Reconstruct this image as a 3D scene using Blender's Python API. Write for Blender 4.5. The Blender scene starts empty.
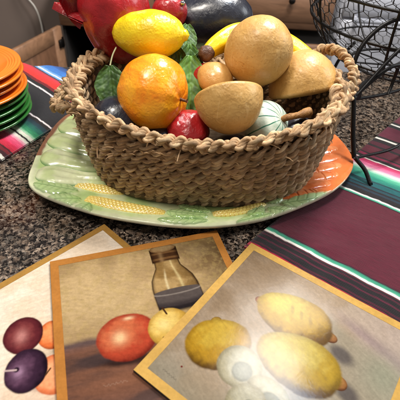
import bpy, math, random
import numpy as np
from mathutils import Vector, Matrix

random.seed(7)
RNG = np.random.default_rng(11)
SC = bpy.context.scene
COL = SC.collection
R = math.radians
PI = math.pi


# ------------------------------------------------------------------ colour / noise helpers
def lin(c, k=1.0):
    c = np.asarray(c, float) / 255.0
    l = np.where(c <= 0.04045, c / 12.92, ((c + 0.055) / 1.055) ** 2.4)
    return l * k


def rgba(c, k=1.0):
    l = lin(c, k)
    return (float(l[0]), float(l[1]), float(l[2]), 1.0)


def _hash(i, j, k, seed):
    n = (i.astype(np.int64) * 374761393 + j.astype(np.int64) * 668265263 + k.astype(np.int64) * 2147483647 + seed * 974634777) & 0x7fffffff
    n = ((n ^ (n >> 13)) * 1274126177) & 0x7fffffff
    n = ((n ^ (n >> 16)) * 668265263) & 0x7fffffff
    return (n & 0xffffff) / float(0xffffff)


def vnoise(x, y, z=None, seed=0):
    x = np.asarray(x, float); y = np.asarray(y, float)
    z = np.zeros_like(x) if z is None else np.asarray(z, float)
    xi, yi, zi = np.floor(x), np.floor(y), np.floor(z)
    fx, fy, fz = x - xi, y - yi, z - zi
    fx, fy, fz = [f * f * (3 - 2 * f) for f in (fx, fy, fz)]
    xi, yi, zi = xi.astype(np.int64), yi.astype(np.int64), zi.astype(np.int64)
    out = 0
    for dx in (0, 1):
        for dy in (0, 1):
            for dz in (0, 1):
                w = (fx if dx else 1 - fx) * (fy if dy else 1 - fy) * (fz if dz else 1 - fz)
                out = out + w * _hash(xi + dx, yi + dy, zi + dz, seed)
    return out


def fbm(x, y, z=None, seed=0, octv=4, gain=0.5):
    a, s, t = 1.0, 0.0, 0.0
    f = 1.0
    for o in range(octv):
        s = s + a * vnoise(np.asarray(x) * f + 17.3 * o, np.asarray(y) * f - 9.1 * o, None if z is None else np.asarray(z) * f + 3.7 * o, seed + o)
        t += a; a *= gain; f *= 2.03
    return s / t


def sstep(a, b, x):
    t = np.clip((np.asarray(x, float) - a) / (b - a), 0, 1)
    return t * t * (3 - 2 * t)


def mixc(c, d, w):
    return c * (1 - w[..., None]) + np.asarray(d) * w[..., None]


# ------------------------------------------------------------------ mesh helpers
def tag(o, label=None, cat=None, group=None, kind=None):
    if label: o['label'] = label
    if cat: o['category'] = cat
    if group: o['group'] = group
    if kind: o['kind'] = kind
    return o


def mk(name, V, Fs, mat, parent=None, uv=None, col=None, smooth=True, loc=None):
    """one mesh object out of vertex and face arrays; optional per-vertex uv and colour"""
    V = np.asarray(V, np.float32)
    me = bpy.data.meshes.new(name)
    if isinstance(Fs, np.ndarray) and Fs.ndim == 2:
        n, k = Fs.shape
        me.vertices.add(len(V)); me.vertices.foreach_set('co', V.ravel())
        me.loops.add(n * k); me.loops.foreach_set('vertex_index', Fs.astype(np.int32).ravel())
        me.polygons.add(n); me.polygons.foreach_set('loop_start', (np.arange(n) * k).astype(np.int32))
        me.update(calc_edges=True)
    else:
        me.from_pydata([tuple(v) for v in V.tolist()], [], [list(map(int, f)) for f in Fs])
        me.update()
    if uv is not None:
        lay = me.uv_layers.new(name='UVMap')
        idx = np.empty(len(me.loops), np.int32); me.loops.foreach_get('vertex_index', idx)
        lay.data.foreach_set('uv', np.asarray(uv, np.float32)[idx].ravel())
    if col is not None:
        ca = me.color_attributes.new('Col', 'FLOAT_COLOR', 'POINT')
        c4 = np.ones((len(V), 4), np.float32); c4[:, :3] = np.asarray(col)[:, :3]
        ca.data.foreach_set('color', c4.ravel())
    if smooth:
        me.polygons.foreach_set('use_smooth', np.ones(len(me.polygons), bool))
    me.validate()
    if mat is not None: me.materials.append(mat)
    o = bpy.data.objects.new(name, me)
    COL.objects.link(o)
    if parent is not None: o.parent = parent
    if loc is not None: o.location = loc
    return o


def empty(name, loc=(0, 0, 0)):
    o = bpy.data.objects.new(name, None); o.empty_display_size = 0.02
    COL.objects.link(o); o.location = loc
    return o


def put(parent, child):
    """parent a child built in world coordinates without moving it"""
    child.parent = parent
    child.matrix_parent_inverse = Matrix.Translation(-parent.location)
    return child


class Acc:
    """collects quads / tris with uv and colour into one mesh"""
    def __init__(s): s.V, s.F, s.U, s.C, s.n = [], [], [], [], 0

    def add(s, V, F, U=None, C=None):
        V = np.asarray(V, float)
        s.V.append(V); s.F.append(np.asarray(F) + s.n)
        s.U.append(np.zeros((len(V), 2)) if U is None else U)
        s.C.append(np.ones((len(V), 3)) if C is None else np.broadcast_to(C, (len(V), 3)))
        s.n += len(V)

    def build(s, name, mat, parent=None, smooth=True):
        o = mk(name, np.vstack(s.V), np.vstack(s.F), mat, None, np.vstack(s.U), np.vstack(s.C), smooth)
        if parent is not None: put(parent, o)
        return o


def grid_faces(nu, nv, wrap_u=False, wrap_v=False):
    iu = np.arange(nu if wrap_u else nu - 1); iv = np.arange(nv if wrap_v else nv - 1)
    A, B = np.meshgrid(iu, iv, indexing='ij')
    A2, B2 = (A + 1) % nu, (B + 1) % nv
    return np.stack([A * nv + B, A2 * nv + B, A2 * nv + B2, A * nv + B2], -1).reshape(-1, 4)


def norm(v): return v / np.maximum(np.linalg.norm(v, axis=-1, keepdims=True), 1e-12)


def tube(P, rad, ns=8, closed=False, flat=1.0, uoff=0.0, caps=True):
    """swept tube along points P with parallel-transported frames -> V, F, UV"""
    P = np.asarray(P, float); n = len(P)
    if closed: T = norm(np.roll(P, -1, 0) - np.roll(P, 1, 0))
    else: T = norm(np.gradient(P, axis=0))
    N = np.zeros_like(P)
    ref = np.array([0, 0, 1.0]) if abs(T[0][2]) < 0.9 else np.array([1.0, 0, 0])
    nv = ref - T[0] * (ref @ T[0]); N[0] = nv / np.linalg.norm(nv)
    for i in range(1, n):
        nv = N[i - 1] - T[i] * (N[i - 1] @ T[i]); N[i] = nv / max(np.linalg.norm(nv), 1e-9)
    B = np.cross(T, N)
    if closed:
        nv = N[-1] - T[0] * (N[-1] @ T[0]); nv /= np.linalg.norm(nv)
        a = math.atan2(nv @ B[0], nv @ N[0])
        t = -a * np.arange(n) / n
        N2 = N * np.cos(t)[:, None] + B * np.sin(t)[:, None]; B = np.cross(T, N2); N = N2
    rad = np.broadcast_to(np.asarray(rad, float), (n,))
    an = np.linspace(0, 2 * PI, ns, endpoint=False)
    V = P[:, None, :] + rad[:, None, None] * (np.cos(an)[None, :, None] * N[:, None, :] + flat * np.sin(an)[None, :, None] * B[:, None, :])
    L = np.concatenate([[0], np.cumsum(np.linalg.norm(np.diff(P, axis=0), axis=1))]) + uoff
    U = np.stack([np.repeat(L, ns), np.tile(an / (2 * PI), n)], -1)
    F = grid_faces(n, ns, closed, True)
    V = V.reshape(-1, 3)
    if caps and not closed:
        c0, c1 = len(V), len(V) + 1
        V = np.vstack([V, P[:1], P[-1:]]); U = np.vstack([U, [[L[0], 0]], [[L[-1], 0]]])
        j = np.arange(ns); k = (j + 1) % ns
        z0 = np.stack([np.full(ns, c0), k, j, np.full(ns, c0)], -1)
        e = (n - 1) * ns
        z1 = np.stack([np.full(ns, c1), e + j, e + k, np.full(ns, c1)], -1)
        # caps as degenerate-free quads: split ring in pairs
        z0 = np.stack([np.full(ns // 2, c0), (j[1::2] + 1) % ns, j[1::2], j[0::2]], -1)
        z1 = np.stack([np.full(ns // 2, c1), e + j[0::2], e + j[1::2], e + (j[1::2] + 1) % ns], -1)
        F = np.vstack([F, z0, z1])
    return V, F, U


def spline(P, n, closed=False):
    """Catmull-Rom through P, resampled to n equally spaced points"""
    P = np.asarray(P, float); m = len(P)
    out = []
    segs = m if closed else m - 1
    for i in range(segs):
        if closed: a, b, c, d = P[(i - 1) % m], P[i], P[(i + 1) % m], P[(i + 2) % m]
        else:
            b, c = P[i], P[i + 1]
            a = P[i - 1] if i else 2 * b - c
            d = P[i + 2] if i + 2 < m else 2 * c - b
        t = np.linspace(0, 1, 40, endpoint=False)[:, None]
        out.append(0.5 * (2 * b + (c - a) * t + (2 * a - 5 * b + 4 * c - d) * t * t + (3 * b - a - 3 * c + d) * t ** 3))
    out = np.vstack(out + [P[:1] if closed else P[-1:]])
    L = np.concatenate([[0], np.cumsum(np.linalg.norm(np.diff(out, axis=0), axis=1))])
    s = np.linspace(0, L[-1], n, endpoint=not closed)
    return np.stack([np.interp(s, L, out[:, k]) for k in range(out.shape[1])], -1)


def box(acc, c, s, bev=0.0, rot=None, C=None):
    """bevelled box (chamfered edges) centred at c"""
    hx, hy, hz = [q / 2 for q in s]
    b = min(bev, hx * .9, hy * .9, hz * .9)
    pts, idx = [], {}
    for sx in (-1, 1):
        for sy in (-1, 1):
            for sz in (-1, 1):
                for ax in range(3):
                    p = [sx * (hx - b), sy * (hy - b), sz * (hz - b)]
                    p[ax] = (sx * hx, sy * hy, sz * hz)[ax]
                    idx[(sx, sy, sz, ax)] = len(pts); pts.append(p)
    Q = []
    S = (-1, 1)
    for ax in range(3):
        o1, o2 = [a for a in range(3) if a != ax]
        for sg in S:
            def key(a, bb):
                k = [0, 0, 0]; k[ax] = sg; k[o1] = a; k[o2] = bb
                return tuple(k)
            f = [idx[key(-1, -1) + (ax,)], idx[key(1, -1) + (ax,)], idx[key(1, 1) + (ax,)], idx[key(-1, 1) + (ax,)]]
            Q.append(f)
        for s1 in S:
            for s2 in S:
                def k2(v):
                    k = [0, 0, 0]; k[ax] = v; k[o1] = s1; k[o2] = s2
                    return tuple(k)
                Q.append([idx[k2(-1) + (o1,)], idx[k2(1) + (o1,)], idx[k2(1) + (o2,)], idx[k2(-1) + (o2,)]])
    for sx in S:
        for sy in S:
            for sz in S:
                i0, i1, i2 = [idx[(sx, sy, sz, a)] for a in range(3)]
                Q.append([i0, i1, i2, i2])
    P = np.array(pts)
    # orient faces outward
    Q2 = []
    for f in Q:
        u = list(dict.fromkeys(f))
        n = np.cross(P[u[1]] - P[u[0]], P[u[2]] - P[u[0]])
        if n @ P[u].mean(0) < 0: u = u[::-1]
        Q2.append(u)
    if rot is not None: P = P @ np.asarray(rot).T
    P = P + np.asarray(c)
    quads = [f for f in Q2 if len(f) == 4]
    tris = [f for f in Q2 if len(f) == 3]
    for f in tris:                                   # corner triangles as quads with a midpoint
        m = (P[f[0]] + P[f[2]]) / 2
        P = np.vstack([P, m[None]]); quads.append([f[0], f[1], f[2], len(P) - 1])
    acc.add(P, np.array(quads), None, C)


def rotz(a):
    c, s = math.cos(a), math.sin(a)
    return np.array([[c, -s, 0], [s, c, 0], [0, 0, 1.0]])


def lathe(prof, seg=96, close=True):
    """profile [(r,z)...] revolved about z"""
    prof = np.asarray(prof, float)
    an = np.linspace(0, 2 * PI, seg, endpoint=False)
    V = np.stack([prof[:, 0][:, None] * np.cos(an), prof[:, 0][:, None] * np.sin(an), np.repeat(prof[:, 1][:, None], seg, 1)], -1)
    return V.reshape(-1, 3), grid_faces(len(prof), seg, False, True)[:, ::-1]


def frame_to(axis, up=(0, 0, 1)):
    z = norm(np.asarray(axis, float))
    u = np.asarray(up, float)
    if abs(z @ norm(u)) > .95: u = np.array([1.0, 0, 0])
    x = norm(np.cross(u, z)); y = np.cross(z, x)
    return np.stack([x, y, z], 1)


# ------------------------------------------------------------------ materials
class NT:
    def __init__(s, name):
        s.m = bpy.data.materials.new(name); s.m.use_nodes = True
        s.t = s.m.node_tree; s.n = s.t.nodes; s.l = s.t.links
        s.b = s.n['Principled BSDF']; s.out = s.n['Material Output']

    def node(s, typ, **kw):
        nd = s.n.new(typ)
        for k, v in kw.items():
            if k in nd.inputs.keys(): nd.inputs[k].default_value = v
            else: setattr(nd, k, v)
        return nd

    def link(s, a, b): s.l.new(a, b)

    def coords(s, kind='Object', scale=(1, 1, 1)):
        tc = s.node('ShaderNodeTexCoord'); mp = s.node('ShaderNodeMapping')
        mp.inputs['Scale'].default_value = scale
        s.link(tc.outputs[kind], mp.inputs['Vector']); return mp.outputs['Vector']

    def noise(s, vec, scale, detail=4, rough=.55, dist=0.0):
        nd = s.node('ShaderNodeTexNoise'); nd.inputs['Scale'].default_value = scale; nd.inputs['Detail'].default_value = detail
        nd.inputs['Roughness'].default_value = rough; nd.inputs['Distortion'].default_value = dist
        s.link(vec, nd.inputs['Vector']); return nd.outputs['Fac']

    def voro(s, vec, scale, feature='F1', out='Distance', rnd=1.0):
        nd = s.node('ShaderNodeTexVoronoi'); nd.feature = feature; nd.inputs['Scale'].default_value = scale
        nd.inputs['Randomness'].default_value = rnd
        s.link(vec, nd.inputs['Vector']); return nd.outputs[out]

    def ramp(s, fac, stops, interp='LINEAR'):
        nd = s.node('ShaderNodeValToRGB'); cr = nd.color_ramp; cr.interpolation = interp
        while len(cr.elements) < len(stops): cr.elements.new(0.5)
        for e, (p, c) in zip(cr.elements, stops):
            e.position = p; e.color = c if len(c) == 4 else (*c, 1)
        s.link(fac, nd.inputs['Fac']); return nd.outputs['Color']

    def mix(s, fac, a, b, mode='MIX'):
        nd = s.node('ShaderNodeMix', data_type='RGBA', blend_type=mode)
        for val, sock in ((fac, nd.inputs[0]), (a, nd.inputs[6]), (b, nd.inputs[7])):
            if isinstance(val, (int, float)): sock.default_value = val
            elif isinstance(val, tuple): sock.default_value = val
            else: s.link(val, sock)
        return nd.outputs[2]

    def math(s, op, a, b=0.0):
        nd = s.node('ShaderNodeMath', operation=op)
        for val, sock in ((a, nd.inputs[0]), (b, nd.inputs[1])):
            if isinstance(val, (int, float)): sock.default_value = val
            else: s.link(val, sock)
        return nd.outputs[0]

    def bump(s, h, strength=.4, dist=.001, prev=None):
        nd = s.node('ShaderNodeBump'); nd.inputs['Strength'].default_value = strength; nd.inputs['Distance'].default_value = dist
        s.link(h, nd.inputs['Height'])
        if prev is not None: s.link(prev, nd.inputs['Normal'])
        return nd.outputs['Normal']

    def attr(s):
        nd = s.node('ShaderNodeVertexColor'); nd.layer_name = 'Col'; return nd.outputs['Color']

    def done(s, base=None, rough=.5, normal=None, **kw):
        if base is not None:
            if isinstance(base, tuple): s.b.inputs['Base Color'].default_value = base
            else: s.link(base, s.b.inputs['Base Color'])
        if isinstance(rough, (int, float)): s.b.inputs['Roughness'].default_value = rough
        else: s.link(rough, s.b.inputs['Roughness'])
        if normal is not None: s.link(normal, s.b.inputs['Normal'])
        for k, v in kw.items(): s.b.inputs[k.replace('_', ' ')].default_value = v
        return s.m


def m_plain(name, c, rough=.5, var=.15, scale=30, bump=0.0, **kw):
    t = NT(name); v = t.coords()
    n = t.noise(v, scale, 5)
    a = rgba(c, 1 - var); b = rgba(c, 1 + var)
    base = t.ramp(n, [(.3, a), (.7, b)])
    nm = t.bump(t.noise(v, scale * 6, 3), bump, .001) if bump else None
    return t.done(base, rough, nm, **kw)


def m_granite():
    t = NT('granite')
    v0 = t.coords('Object')
    # warp the lookup a little so grains are not round
    nz = t.node('ShaderNodeTexNoise'); nz.inputs['Scale'].default_value = 130; nz.inputs['Detail'].default_value = 6; nz.inputs['Roughness'].default_value = .72
    t.link(v0, nz.inputs['Vector'])
    vm = t.node('ShaderNodeVectorMath', operation='MULTIPLY_ADD'); t.link(nz.outputs['Color'], vm.inputs[0])
    vm.inputs[1].default_value = (.014, .014, .014); t.link(v0, vm.inputs[2])
    v = vm.outputs[0]
    cell = t.node('ShaderNodeTexVoronoi'); cell.inputs['Scale'].default_value = 300; t.link(v, cell.inputs['Vector'])
    sep = t.node('ShaderNodeSeparateColor'); t.link(cell.outputs['Color'], sep.inputs[0])
    grains = t.ramp(sep.outputs[0], [(0, rgba((18, 15, 15))), (.22, rgba((40, 34, 32))), (.38, rgba((92, 80, 72))),
                                     (.60, rgba((150, 132, 116))), (.78, rgba((118, 110, 102))), (.90, rgba((178, 160, 144)))], 'CONSTANT')
    big = t.voro(v, 74, 'F1')
    blob = t.ramp(big, [(.22, (1, 1, 1)), (.46, (0, 0, 0))])
    blobc = t.ramp(t.noise(v, 150, 4), [(.3, rgba((92, 74, 62))), (.55, rgba((158, 134, 114))), (.75, rgba((188, 166, 148)))])
    sel = t.node('ShaderNodeTexVoronoi'); sel.inputs['Scale'].default_value = 74; t.link(v, sel.inputs['Vector'])
    sep2 = t.node('ShaderNodeSeparateColor'); t.link(sel.outputs['Color'], sep2.inputs[0])
    pick = t.math('GREATER_THAN', sep2.outputs[1], .58)
    fac = t.math('MULTIPLY', t.math('MULTIPLY', pick, blob), .8)
    c1 = t.mix(fac, grains, blobc)
    fl = t.ramp(t.noise(v0, 420, 3, .6), [(.38, (1, 1, 1)), (.45, (0, 0, 0))])
    c2 = t.mix(t.math('MULTIPLY', fl, .85), c1, rgba((16, 14, 14)))
    patch = t.ramp(t.noise(v0, 22, 3), [(.35, (.38, .38, .38)), (.65, (.84, .82, .80))])
    c3 = t.mix(1.0, c2, patch, 'MULTIPLY')
    return t.done(c3, .16, t.bump(t.noise(v0, 60, 2), .02, .0006), Specular_IOR_Level=.5)


def m_cloth():
    t = NT('woven_wool')
    uv = t.coords('UV')
    n = t.noise(t.coords('UV', (1, .06, 1)), 900, 3, .7)
    base = t.mix(1.0, t.attr(), t.ramp(n, [(.2, (.5, .5, .5)), (.8, (1.32, 1.32, 1.32))]), 'MULTIPLY')
    w = t.node('ShaderNodeTexWave'); w.inputs['Scale'].default_value = 150; w.inputs['Distortion'].default_value = 1.5
    w.bands_direction = 'X'; t.link(uv, w.inputs['Vector'])
    h = t.mix(.5, w.outputs['Color'], n)
    return t.done(base, .9, t.bump(h, .7, .0012), Sheen_Weight=.25, Specular_IOR_Level=.15)


def m_grass():
    t = NT('seagrass')
    fib = t.noise(t.coords('UV', (38, 9, 1)), 7, 4, .6)
    strand = t.noise(t.coords('UV', (26, .5, 1)), 2.0, 3)
    c = t.ramp(strand, [(.25, rgba((150, 116, 86))), (.48, rgba((204, 170, 134))), (.7, rgba((238, 212, 174)))])
    c = t.mix(1.0, c, t.ramp(fib, [(.28, (.42, .38, .33)), (.68, (1.22, 1.2, 1.14))]), 'MULTIPLY')
    c = t.mix(1.0, c, t.attr(), 'MULTIPLY')
    return t.done(c, .62, t.bump(fib, .8, .0016), Specular_IOR_Level=.3)


def m_fruit(name, stops, nscale=18, rough=.28, wr=.5, wscale=55, coat=.4, extra=None, dist=.6, pores=0):
    """varnished papier-mache: mottled paint, wrinkled skin"""
    t = NT(name); v = t.coords()
    n = t.noise(v, nscale, 5, .6, dist)
    c = t.ramp(n, stops)
    if extra is not None: c = extra(t, v, c)
    wv = t.voro(v, wscale, 'SMOOTH_F1')
    w2 = t.noise(v, wscale * 1.7, 4, .6, 1.4)
    nm = t.bump(wv, wr * .55, .0035)
    nm = t.bump(w2, wr, .0022, nm)
    nm = t.bump(t.noise(v, wscale * 7, 2), wr * .35, .0006, nm)
    if pores: nm = t.bump(t.voro(v, pores, 'SMOOTH_F1'), .35, .0012, nm)
    ro = t.ramp(t.noise(v, 40, 3), [(.3, (rough * .7,) * 3), (.7, (rough * 1.5,) * 3)])
    return t.done(c, ro, nm, Coat_Weight=coat, Coat_Roughness=.18)


def m_attr(name, rough=.3, bump=.2, bscale=400, var=.1, **kw):
    t = NT(name); v = t.coords()
    c = t.mix(1.0, t.attr(), t.ramp(t.noise(v, 70, 4), [(.3, (1 - var,) * 3), (.7, (1 + var,) * 3)]), 'MULTIPLY')
    return t.done(c, rough, t.bump(t.noise(v, bscale, 3), bump, .0006), **kw)


def m_print():
    """varnished print on board: fine canvas emboss under gloss"""
    t = NT('varnished_print'); v = t.coords()
    wv = t.noise(t.coords('Object', (1, .35, 1)), 520, 3, .6, 1.2)
    w2 = t.voro(t.coords('Object', (1, .6, 1)), 430, 'DISTANCE_TO_EDGE')
    h = t.mix(.5, wv, w2)
    c = t.mix(1.0, t.attr(), t.ramp(t.noise(v, 260, 4, .65), [(.25, (.86, .86, .86)), (.75, (1.12, 1.12, 1.12))]), 'MULTIPLY')
    cr_ = t.mix(.25, t.noise(v, 90, 4, .6, 2.0), t.voro(v, 240, 'DISTANCE_TO_EDGE'))
    return t.done(c, .13, t.bump(cr_, .045, .0010), Specular_IOR_Level=.085)


def m_wood(name, c, axis=(1, 12, 12), rough=.45):
    t = NT(name); v = t.coords('Object', axis)
    n = t.noise(v, 6, 6, .6, 1.0)
    base = t.ramp(n, [(.25, rgba(c, .62)), (.5, rgba(c)), (.75, rgba(c, 1.3))])
    return t.done(base, rough, t.bump(n, .1, .001))


M = {}
M['granite'] = m_granite()
M['cloth'] = m_cloth()
M['grass'] = m_grass()
M['print'] = m_print()
M['glaze_orange'] = m_plain('orange_glaze', (226, 122, 32), .22, .06, 25, .03, Coat_Weight=.4, Coat_Roughness=.1)
M['glaze_green'] = m_plain('green_glaze', (46, 112, 46), .2, .08, 25, .03, Coat_Weight=.4, Coat_Roughness=.1)
M['ceramic'] = m_attr('majolica_glaze', .2, .1, 260, .10, Coat_Weight=.6, Coat_Roughness=.08)
M['black_wire'] = m_plain('blackened_wire', (22, 20, 20), .42, .4, 90, .3, Metallic=.5)
M['board_edge'] = m_plain('dark_board_edge', (40, 28, 20), .7, .2, 60)
M['dark_metal'] = m_plain('dark_hinge_metal', (38, 34, 32), .4, .2, 40, Metallic=.8)


# ------------------------------------------------------------------ camera, light, world
H = 0.40
PITCH, ROLL = R(40), R(3.5)
fw = np.array([0, math.cos(PITCH), -math.sin(PITCH)]); upv = np.array([0, math.sin(PITCH), math.cos(PITCH)]); rt = np.array([1.0, 0, 0])
cr = math.cos(ROLL) * rt + math.sin(ROLL) * upv
cu = -math.sin(ROLL) * rt + math.cos(ROLL) * upv
cam = bpy.data.cameras.new('camera'); co = bpy.data.objects.new('camera', cam); COL.objects.link(co)
mw = Matrix.Identity(4)
for i in range(3):
    mw[i][0], mw[i][1], mw[i][2] = cr[i], cu[i], -fw[i]
mw[0][3], mw[1][3], mw[2][3] = 0, 0, H
co.matrix_world = mw
cam.sensor_width = 36; cam.lens = 36 * 415 / 400; cam.clip_start = .01; cam.clip_end = 60
cam.dof.use_dof = True; cam.dof.focus_distance = .60; cam.dof.aperture_fstop = 11
SC.camera = co

wd = bpy.data.worlds.new('World'); SC.world = wd; wd.use_nodes = True
bg = wd.node_tree.nodes['Background']; bg.inputs['Color'].default_value = (1.0, .93, .86, 1); bg.inputs['Strength'].default_value = .24


def area(name, loc, target, sx, sy, power, col):
    l = bpy.data.lights.new(name, 'AREA'); l.shape = 'RECTANGLE'; l.size = sx; l.size_y = sy; l.energy = power; l.color = col
    o = bpy.data.objects.new(name, l); COL.objects.link(o); o.location = loc
    o.rotation_euler = (Vector(target) - Vector(loc)).to_track_quat('-Z', 'Y').to_euler()
    return o


area('ceiling_lamp', (.36, 1.03, 1.5), (.1, .5, 0), .30, .24, 22.5, (1.0, .96, .90))
area('ceiling_lamp_cool', (.50, .86, 1.5), (.1, .5, 0), .14, .12, 4.0, (.55, .75, 1.0))
area('kitchen_fill', (.5, 1.35, 1.5), (.2, 2.0, -.3), .4, .4, 24, (1.0, .95, .9))  # unseen fill light added to brighten the kitchen background
area('fill_light_behind', (-.45, .25, 1.7), (0, .5, 0), .35, .35, 22, (1.0, .92, .82))  # added overhead fill, lifts the platter and the basket front
area('window_light', (2.0, 1.0, 1.1), (.1, .55, 0), .9, 1.0, 20, (.90, .95, 1.0))
SC.view_settings.view_transform = 'Standard'; SC.view_settings.look = 'None'
SC.view_settings.exposure = 0; SC.view_settings.gamma = 1


# ------------------------------------------------------------------ setting
EDGE0 = np.array([-.474, .901]); EDGE1 = np.array([.480, 1.022])
ed = norm(EDGE1 - EDGE0); en = np.array([-ed[1], ed[0]])            # along the back edge, and away from the counter


def slab():
    a = EDGE0 - ed * 1.6; b = EDGE1 + ed * 1.6
    poly = [a, b, np.array([2.1, -.25]), np.array([-2.1, -.25])]
    top, bot, bev = 0.0, -.035, .006
    prof = [(0, bot), (0, top - bev), (bev * .3, top - bev * .3), (bev, top)]
    c = np.mean(poly, 0); V = []
    for off, z in prof:
        for p in poly:
            d = norm(c - p); V.append([*(p + d * off), z])
    F = []
    for k in range(3):
        for i in range(4):
            j = (i + 1) % 4; F.append([k * 4 + j, k * 4 + i, (k + 1) * 4 + i, (k + 1) * 4 + j])
    F.append([12, 15, 14, 13]); F.append([0, 1, 2, 3])
    tag(mk('countertop', V, np.array(F), M['granite'], smooth=False), kind='structure')


slab()
m_floor = m_plain('floor_tile', (104, 98, 88), .5, .25, 4, .05)
tag(mk('floor', [(-6, -1, -.9), (6, -1, -.9), (6, 9, -.9), (-6, 9, -.9)], np.array([[0, 1, 2, 3]]), m_floor, smooth=False), kind='structure')
m_wall = m_plain('taupe_wall_paint', (104, 90, 82), .6, .06, 6, .03)
a = Acc(); box(a, (-1.60, 2.12, -.15), (1.86, .10, 1.5)); w_ = a.build('wall', m_wall, smooth=False); tag(w_, kind='structure')
a = Acc(); box(a, (0, 5.2, .2), (8, .1, 2.2)); tag(a.build('far_wall', m_wall, smooth=False), kind='structure')

WD = m_wood('stained_cabinet_wood', (120, 88, 66), (1.5, 14, 14))
WD2 = m_wood('stained_cabinet_wood_upright', (140, 102, 76), (14, 14, 1.5))
DARK = m_plain('shade_toned_cabinet_inside', (22, 17, 14), .8, .2, 10)  # near-black colour stands in for the shade inside the cabinets


def left_cabinet():
    root = empty('kitchen_cabinet', (-.45, 1.95, -.9))
    tag(root, 'brown wooden base cabinet behind the plates with its door hanging open', 'cabinet')
    a = Acc()
    for x0, x1, z0, z1 in ((-.672, -.25, -.225, .0), (-.672, -.25, -.90, -.80), (-.30, -.25, -.80, -.225)):
        box(a, ((x0 + x1) / 2, 1.91, (z0 + z1) / 2), (x1 - x0, .02, z1 - z0), .002)
    a.build('face_frame', WD, root, False)
    a = Acc(); box(a, (-.47, 2.25, -.46), (.40, .6, .80)); 
    # open box: back, sides, bottom
    a = Acc()
    box(a, (-.665, 2.20, -.45), (.012, .55, .86)); box(a, (-.258, 2.20, -.45), (.012, .55, .86))
    box(a, (-.461, 2.47, -.45), (.394, .012, .86)); box(a, (-.461, 2.19, -.875), (.394, .53, .012)); box(a, (-.461, 2.19, -.03), (.394, .53, .012))
    a.build('carcass', DARK, root, False)
    # door swung open past a right angle, hinged at the left of the opening
    hx, hy = -.676, 1.895
    d = norm(np.array([-.756 - hx, 1.611 - hy])); ang = math.atan2(d[1], d[0]); Rm = rotz(ang)
    def db(acc, u0, u1, z0, z1, th=.02, off=0.0):
        c = np.array([hx, hy, 0]) + Rm @ np.array([(u0 + u1) / 2, off, 0]); c[2] = (z0 + z1) / 2
        box(acc, c, (u1 - u0, th, z1 - z0), .003, Rm)
    W_, T, B = .40, -.224, -.80
    a = Acc()
    db(a, 0, .062, B, T); db(a, W_ - .062, W_, B, T); db(a, .062, W_ - .062, T - .062, T); db(a, .062, W_ - .062, B, B + .062)
    door = a.build('door', m_wood('door_frame_wood', (150, 112, 84), (4, 4, 4)), root, False)
    a = Acc(); db(a, .060, W_ - .060, B + .060, T - .060, .010)
    put_child(door, a.build('panel', m_wood('door_panel_wood', (118, 84, 62), (6, 6, 2)), None, False))
    for z in (-.295, -.72):
        a = Acc(); db(a, .004, .040, z - .018, z + .018, .012, .014)
        a.add(*tube(np.array([[hx + .002, hy - .004, z - .024], [hx + .002, hy - .004, z + .024]]) + np.array([.006, -.004, 0]), .006, 8)[:2])
        put_child(door, a.build('hinge', M['dark_metal'], None, False))


def put_child(parent, child):
    """second-level part: both meshes hold world coordinates relative to the thing's base"""
    bpy.context.view_layer.update()
    child.parent = parent
    child.matrix_parent_inverse = parent.matrix_world.inverted()
    return child


left_cabinet()


def drawer_cabinet():
    root = empty('drawer_cabinet', (.22, 2.0, -.9))
    tag(root, 'brown wooden drawer cabinet across the kitchen behind the tan ball', 'cabinet')
    a = Acc(); box(a, (.215, 2.24, -.45), (.63, .60, .88)); a.build('carcass', DARK, root, False)
    def front(name, z0, z1, y=1.915, tilt=0.0):
        a = Acc()
        box(a, (.215, y, (z0 + z1) / 2), (.62, .022, z1 - z0), .006)
        box(a, (.215, y - .010, (z0 + z1) / 2), (.56, .008, max(.03, z1 - z0 - .06)), .004)
        return a.build(name, WD, root, False)
    f1 = front('drawer_front', -.185, -.01)
    f2 = front('drawer_front', -.43, -.228, 1.86); f3 = front('drawer_front', -.86, -.445)
    for f, z, x in ((f1, -.062, .335), (f2, -.33, .22), (f3, -.60, .22)):
        y = 1.900 if f is not f2 else 1.845
        V, F = lathe([(0.0001, .022), (.010, .021), (.014, .015), (.012, .009), (.006, .005), (.006, -.006)], 20)
        V = V @ np.array([[1, 0, 0], [0, 0, 1], [0, -1, 0]]) * np.array([1, 1, 1]) + np.array([x, y - .004, z])
        put_child(f, mk('knob', V, F, M['dark_metal']))


drawer_cabinet()


def dishwasher():
    root = empty('dishwasher', (.9, 2.0, -.9))
    tag(root, 'stainless steel dishwasher front seen behind the black wire basket', 'dishwasher')
    t = NT('brushed_steel'); v = t.coords('Object', (2, 2, 120))
    n = t.noise(v, 10, 4)
    steel = t.done(t.ramp(n, [(.3, rgba((168, 170, 180))), (.7, rgba((206, 208, 216)))]), .36, t.bump(n, .05, .001), Metallic=.35)
    a = Acc(); box(a, (.86, 2.22, -.455), (.60, .58, .87), .004); a.build('body', steel, root, False)
    a = Acc(); box(a, (.86, 1.915, -.48), (.594, .028, .70), .006); a.build('door', steel, root, False)
    a = Acc(); box(a, (.86, 1.915, -.075), (.594, .026, .085), .005); a.build('control_panel', steel, root, False)
    a = Acc(); a.add(*tube([[.60, 1.862, -.118], [.86, 1.855, -.118], [1.12, 1.862, -.118]], .011, 12))
    for x in (.62, 1.10): a.add(*tube([[x, 1.905, -.118], [x, 1.86, -.118]], .008, 8))
    a.build('handle', steel, root)


dishwasher()

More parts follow.
